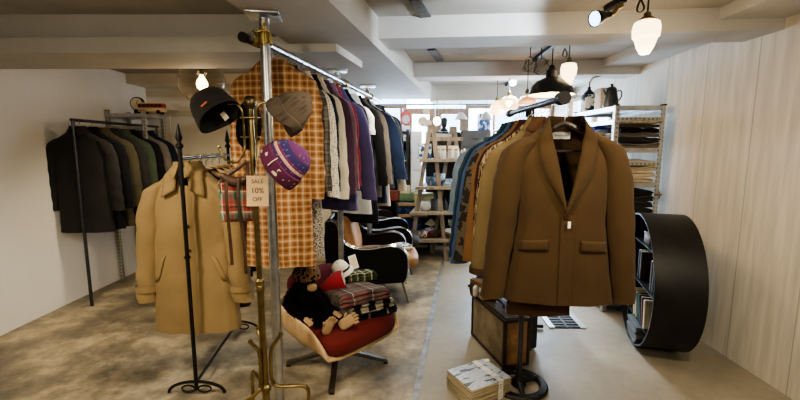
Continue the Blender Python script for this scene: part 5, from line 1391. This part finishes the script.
for a,l in ((.5,.045),(2.2,.03)): B().tube([(0,-.026,.13),(l*math.sin(a),-.026,.13+l*math.cos(a))],.0025,5).build('hand',M_black,ck)

# ================================================================= LIGHT
def light(kind,name,loc_,energy,col,size=.1,rot=None,**kw):
    L=bpy.data.lights.new(name,kind); L.energy=energy; L.color=col
    if kind=='POINT' or kind=='SPOT': L.shadow_soft_size=size
    if kind=='AREA': L.size=size
    for k,v in kw.items(): setattr(L,k,v)
    o=bpy.data.objects.new(name,L); C.objects.link(o); o.location=loc_
    if rot is not None: o.rotation_euler=rot
    return o
WARM=(1,.76,.48); WARM2=(1,.86,.62); COOL=(.75,.87,1)
def look(p,t): return (Vector(t)-Vector(p)).to_track_quat('-Z','Y').to_euler()
light('POINT','globe_light',gc+Vector((0,0,-.1)),26,WARM,.06)
light('POINT','pendant_light_near',pl1+Vector((0,0,-.16)),6,WARM,.06)
light('POINT','pendant_light_far',pl2+Vector((0,0,-.16)),5,WARM,.06)
light('POINT','dome_light',dl+Vector((0,0,-.07)),12,WARM,.05)
light('POINT','far_warm_light',at(505,112,4.4),7,WARM,.08)
light('SPOT','spot_near',s1+Vector((-.06,-.02,-.02)),70,COOL,.03,look(s1,(.3,3.2,2.3)),spot_size=math.radians(70),spot_blend=.6)
light('SPOT','spot_far',s2+Vector((0,-.08,-.03)),190,COOL,.04,look(s2,(.3,3.0,0)),spot_size=math.radians(80),spot_blend=.6)
# unseen lamps near the viewer, farther ones added to brighten chairs and back wall
for k,(lx_,ly_,tx,ty,e) in enumerate(((-1.0,-.5,-1.1,2.4,75),(1.1,-.5,1.0,2.4,75),(-1.6,1.2,-1.6,2.1,115),(1.3,1.2,1.45,2.2,75),(.12,1.3,.1,2.4,70),(-.05,3.4,.1,3.6,50),(.25,4.7,.3,4.8,40),(-2.0,3.5,-2.1,4.2,60))):
    p=(lx_,ly_,2.1); light('SPOT','fill_downlight',p,e,WARM2,.10,look(p,(tx,ty,0)),spot_size=math.radians(125),spot_blend=.8)
light('AREA','window_daylight',(.8,6.45,1.5),560,(.52,.74,1),2.2,(math.radians(-90),0,0),shape='RECTANGLE',size_y=1.4)
w=bpy.data.worlds.new('sky'); bpy.context.scene.world=w; w.use_nodes=True; nt=w.node_tree
bg=nt.nodes['Background']; bg.inputs[0].default_value=(.80,.90,1,1); bg.inputs[1].default_value=14.0

# ================================================================= CAMERA
cam=bpy.data.cameras.new('camera'); co=bpy.data.objects.new('camera',cam); C.objects.link(co)
co.location=(0,0,H); co.rotation_euler=(math.radians(90-7.5),0,0); cam.sensor_width=36; cam.lens=F/800*36; cam.clip_start=.02
sc=bpy.context.scene; sc.camera=co
sc.view_settings.view_transform='AgX'; sc.view_settings.look='AgX - Medium High Contrast'; sc.view_settings.exposure=0.2
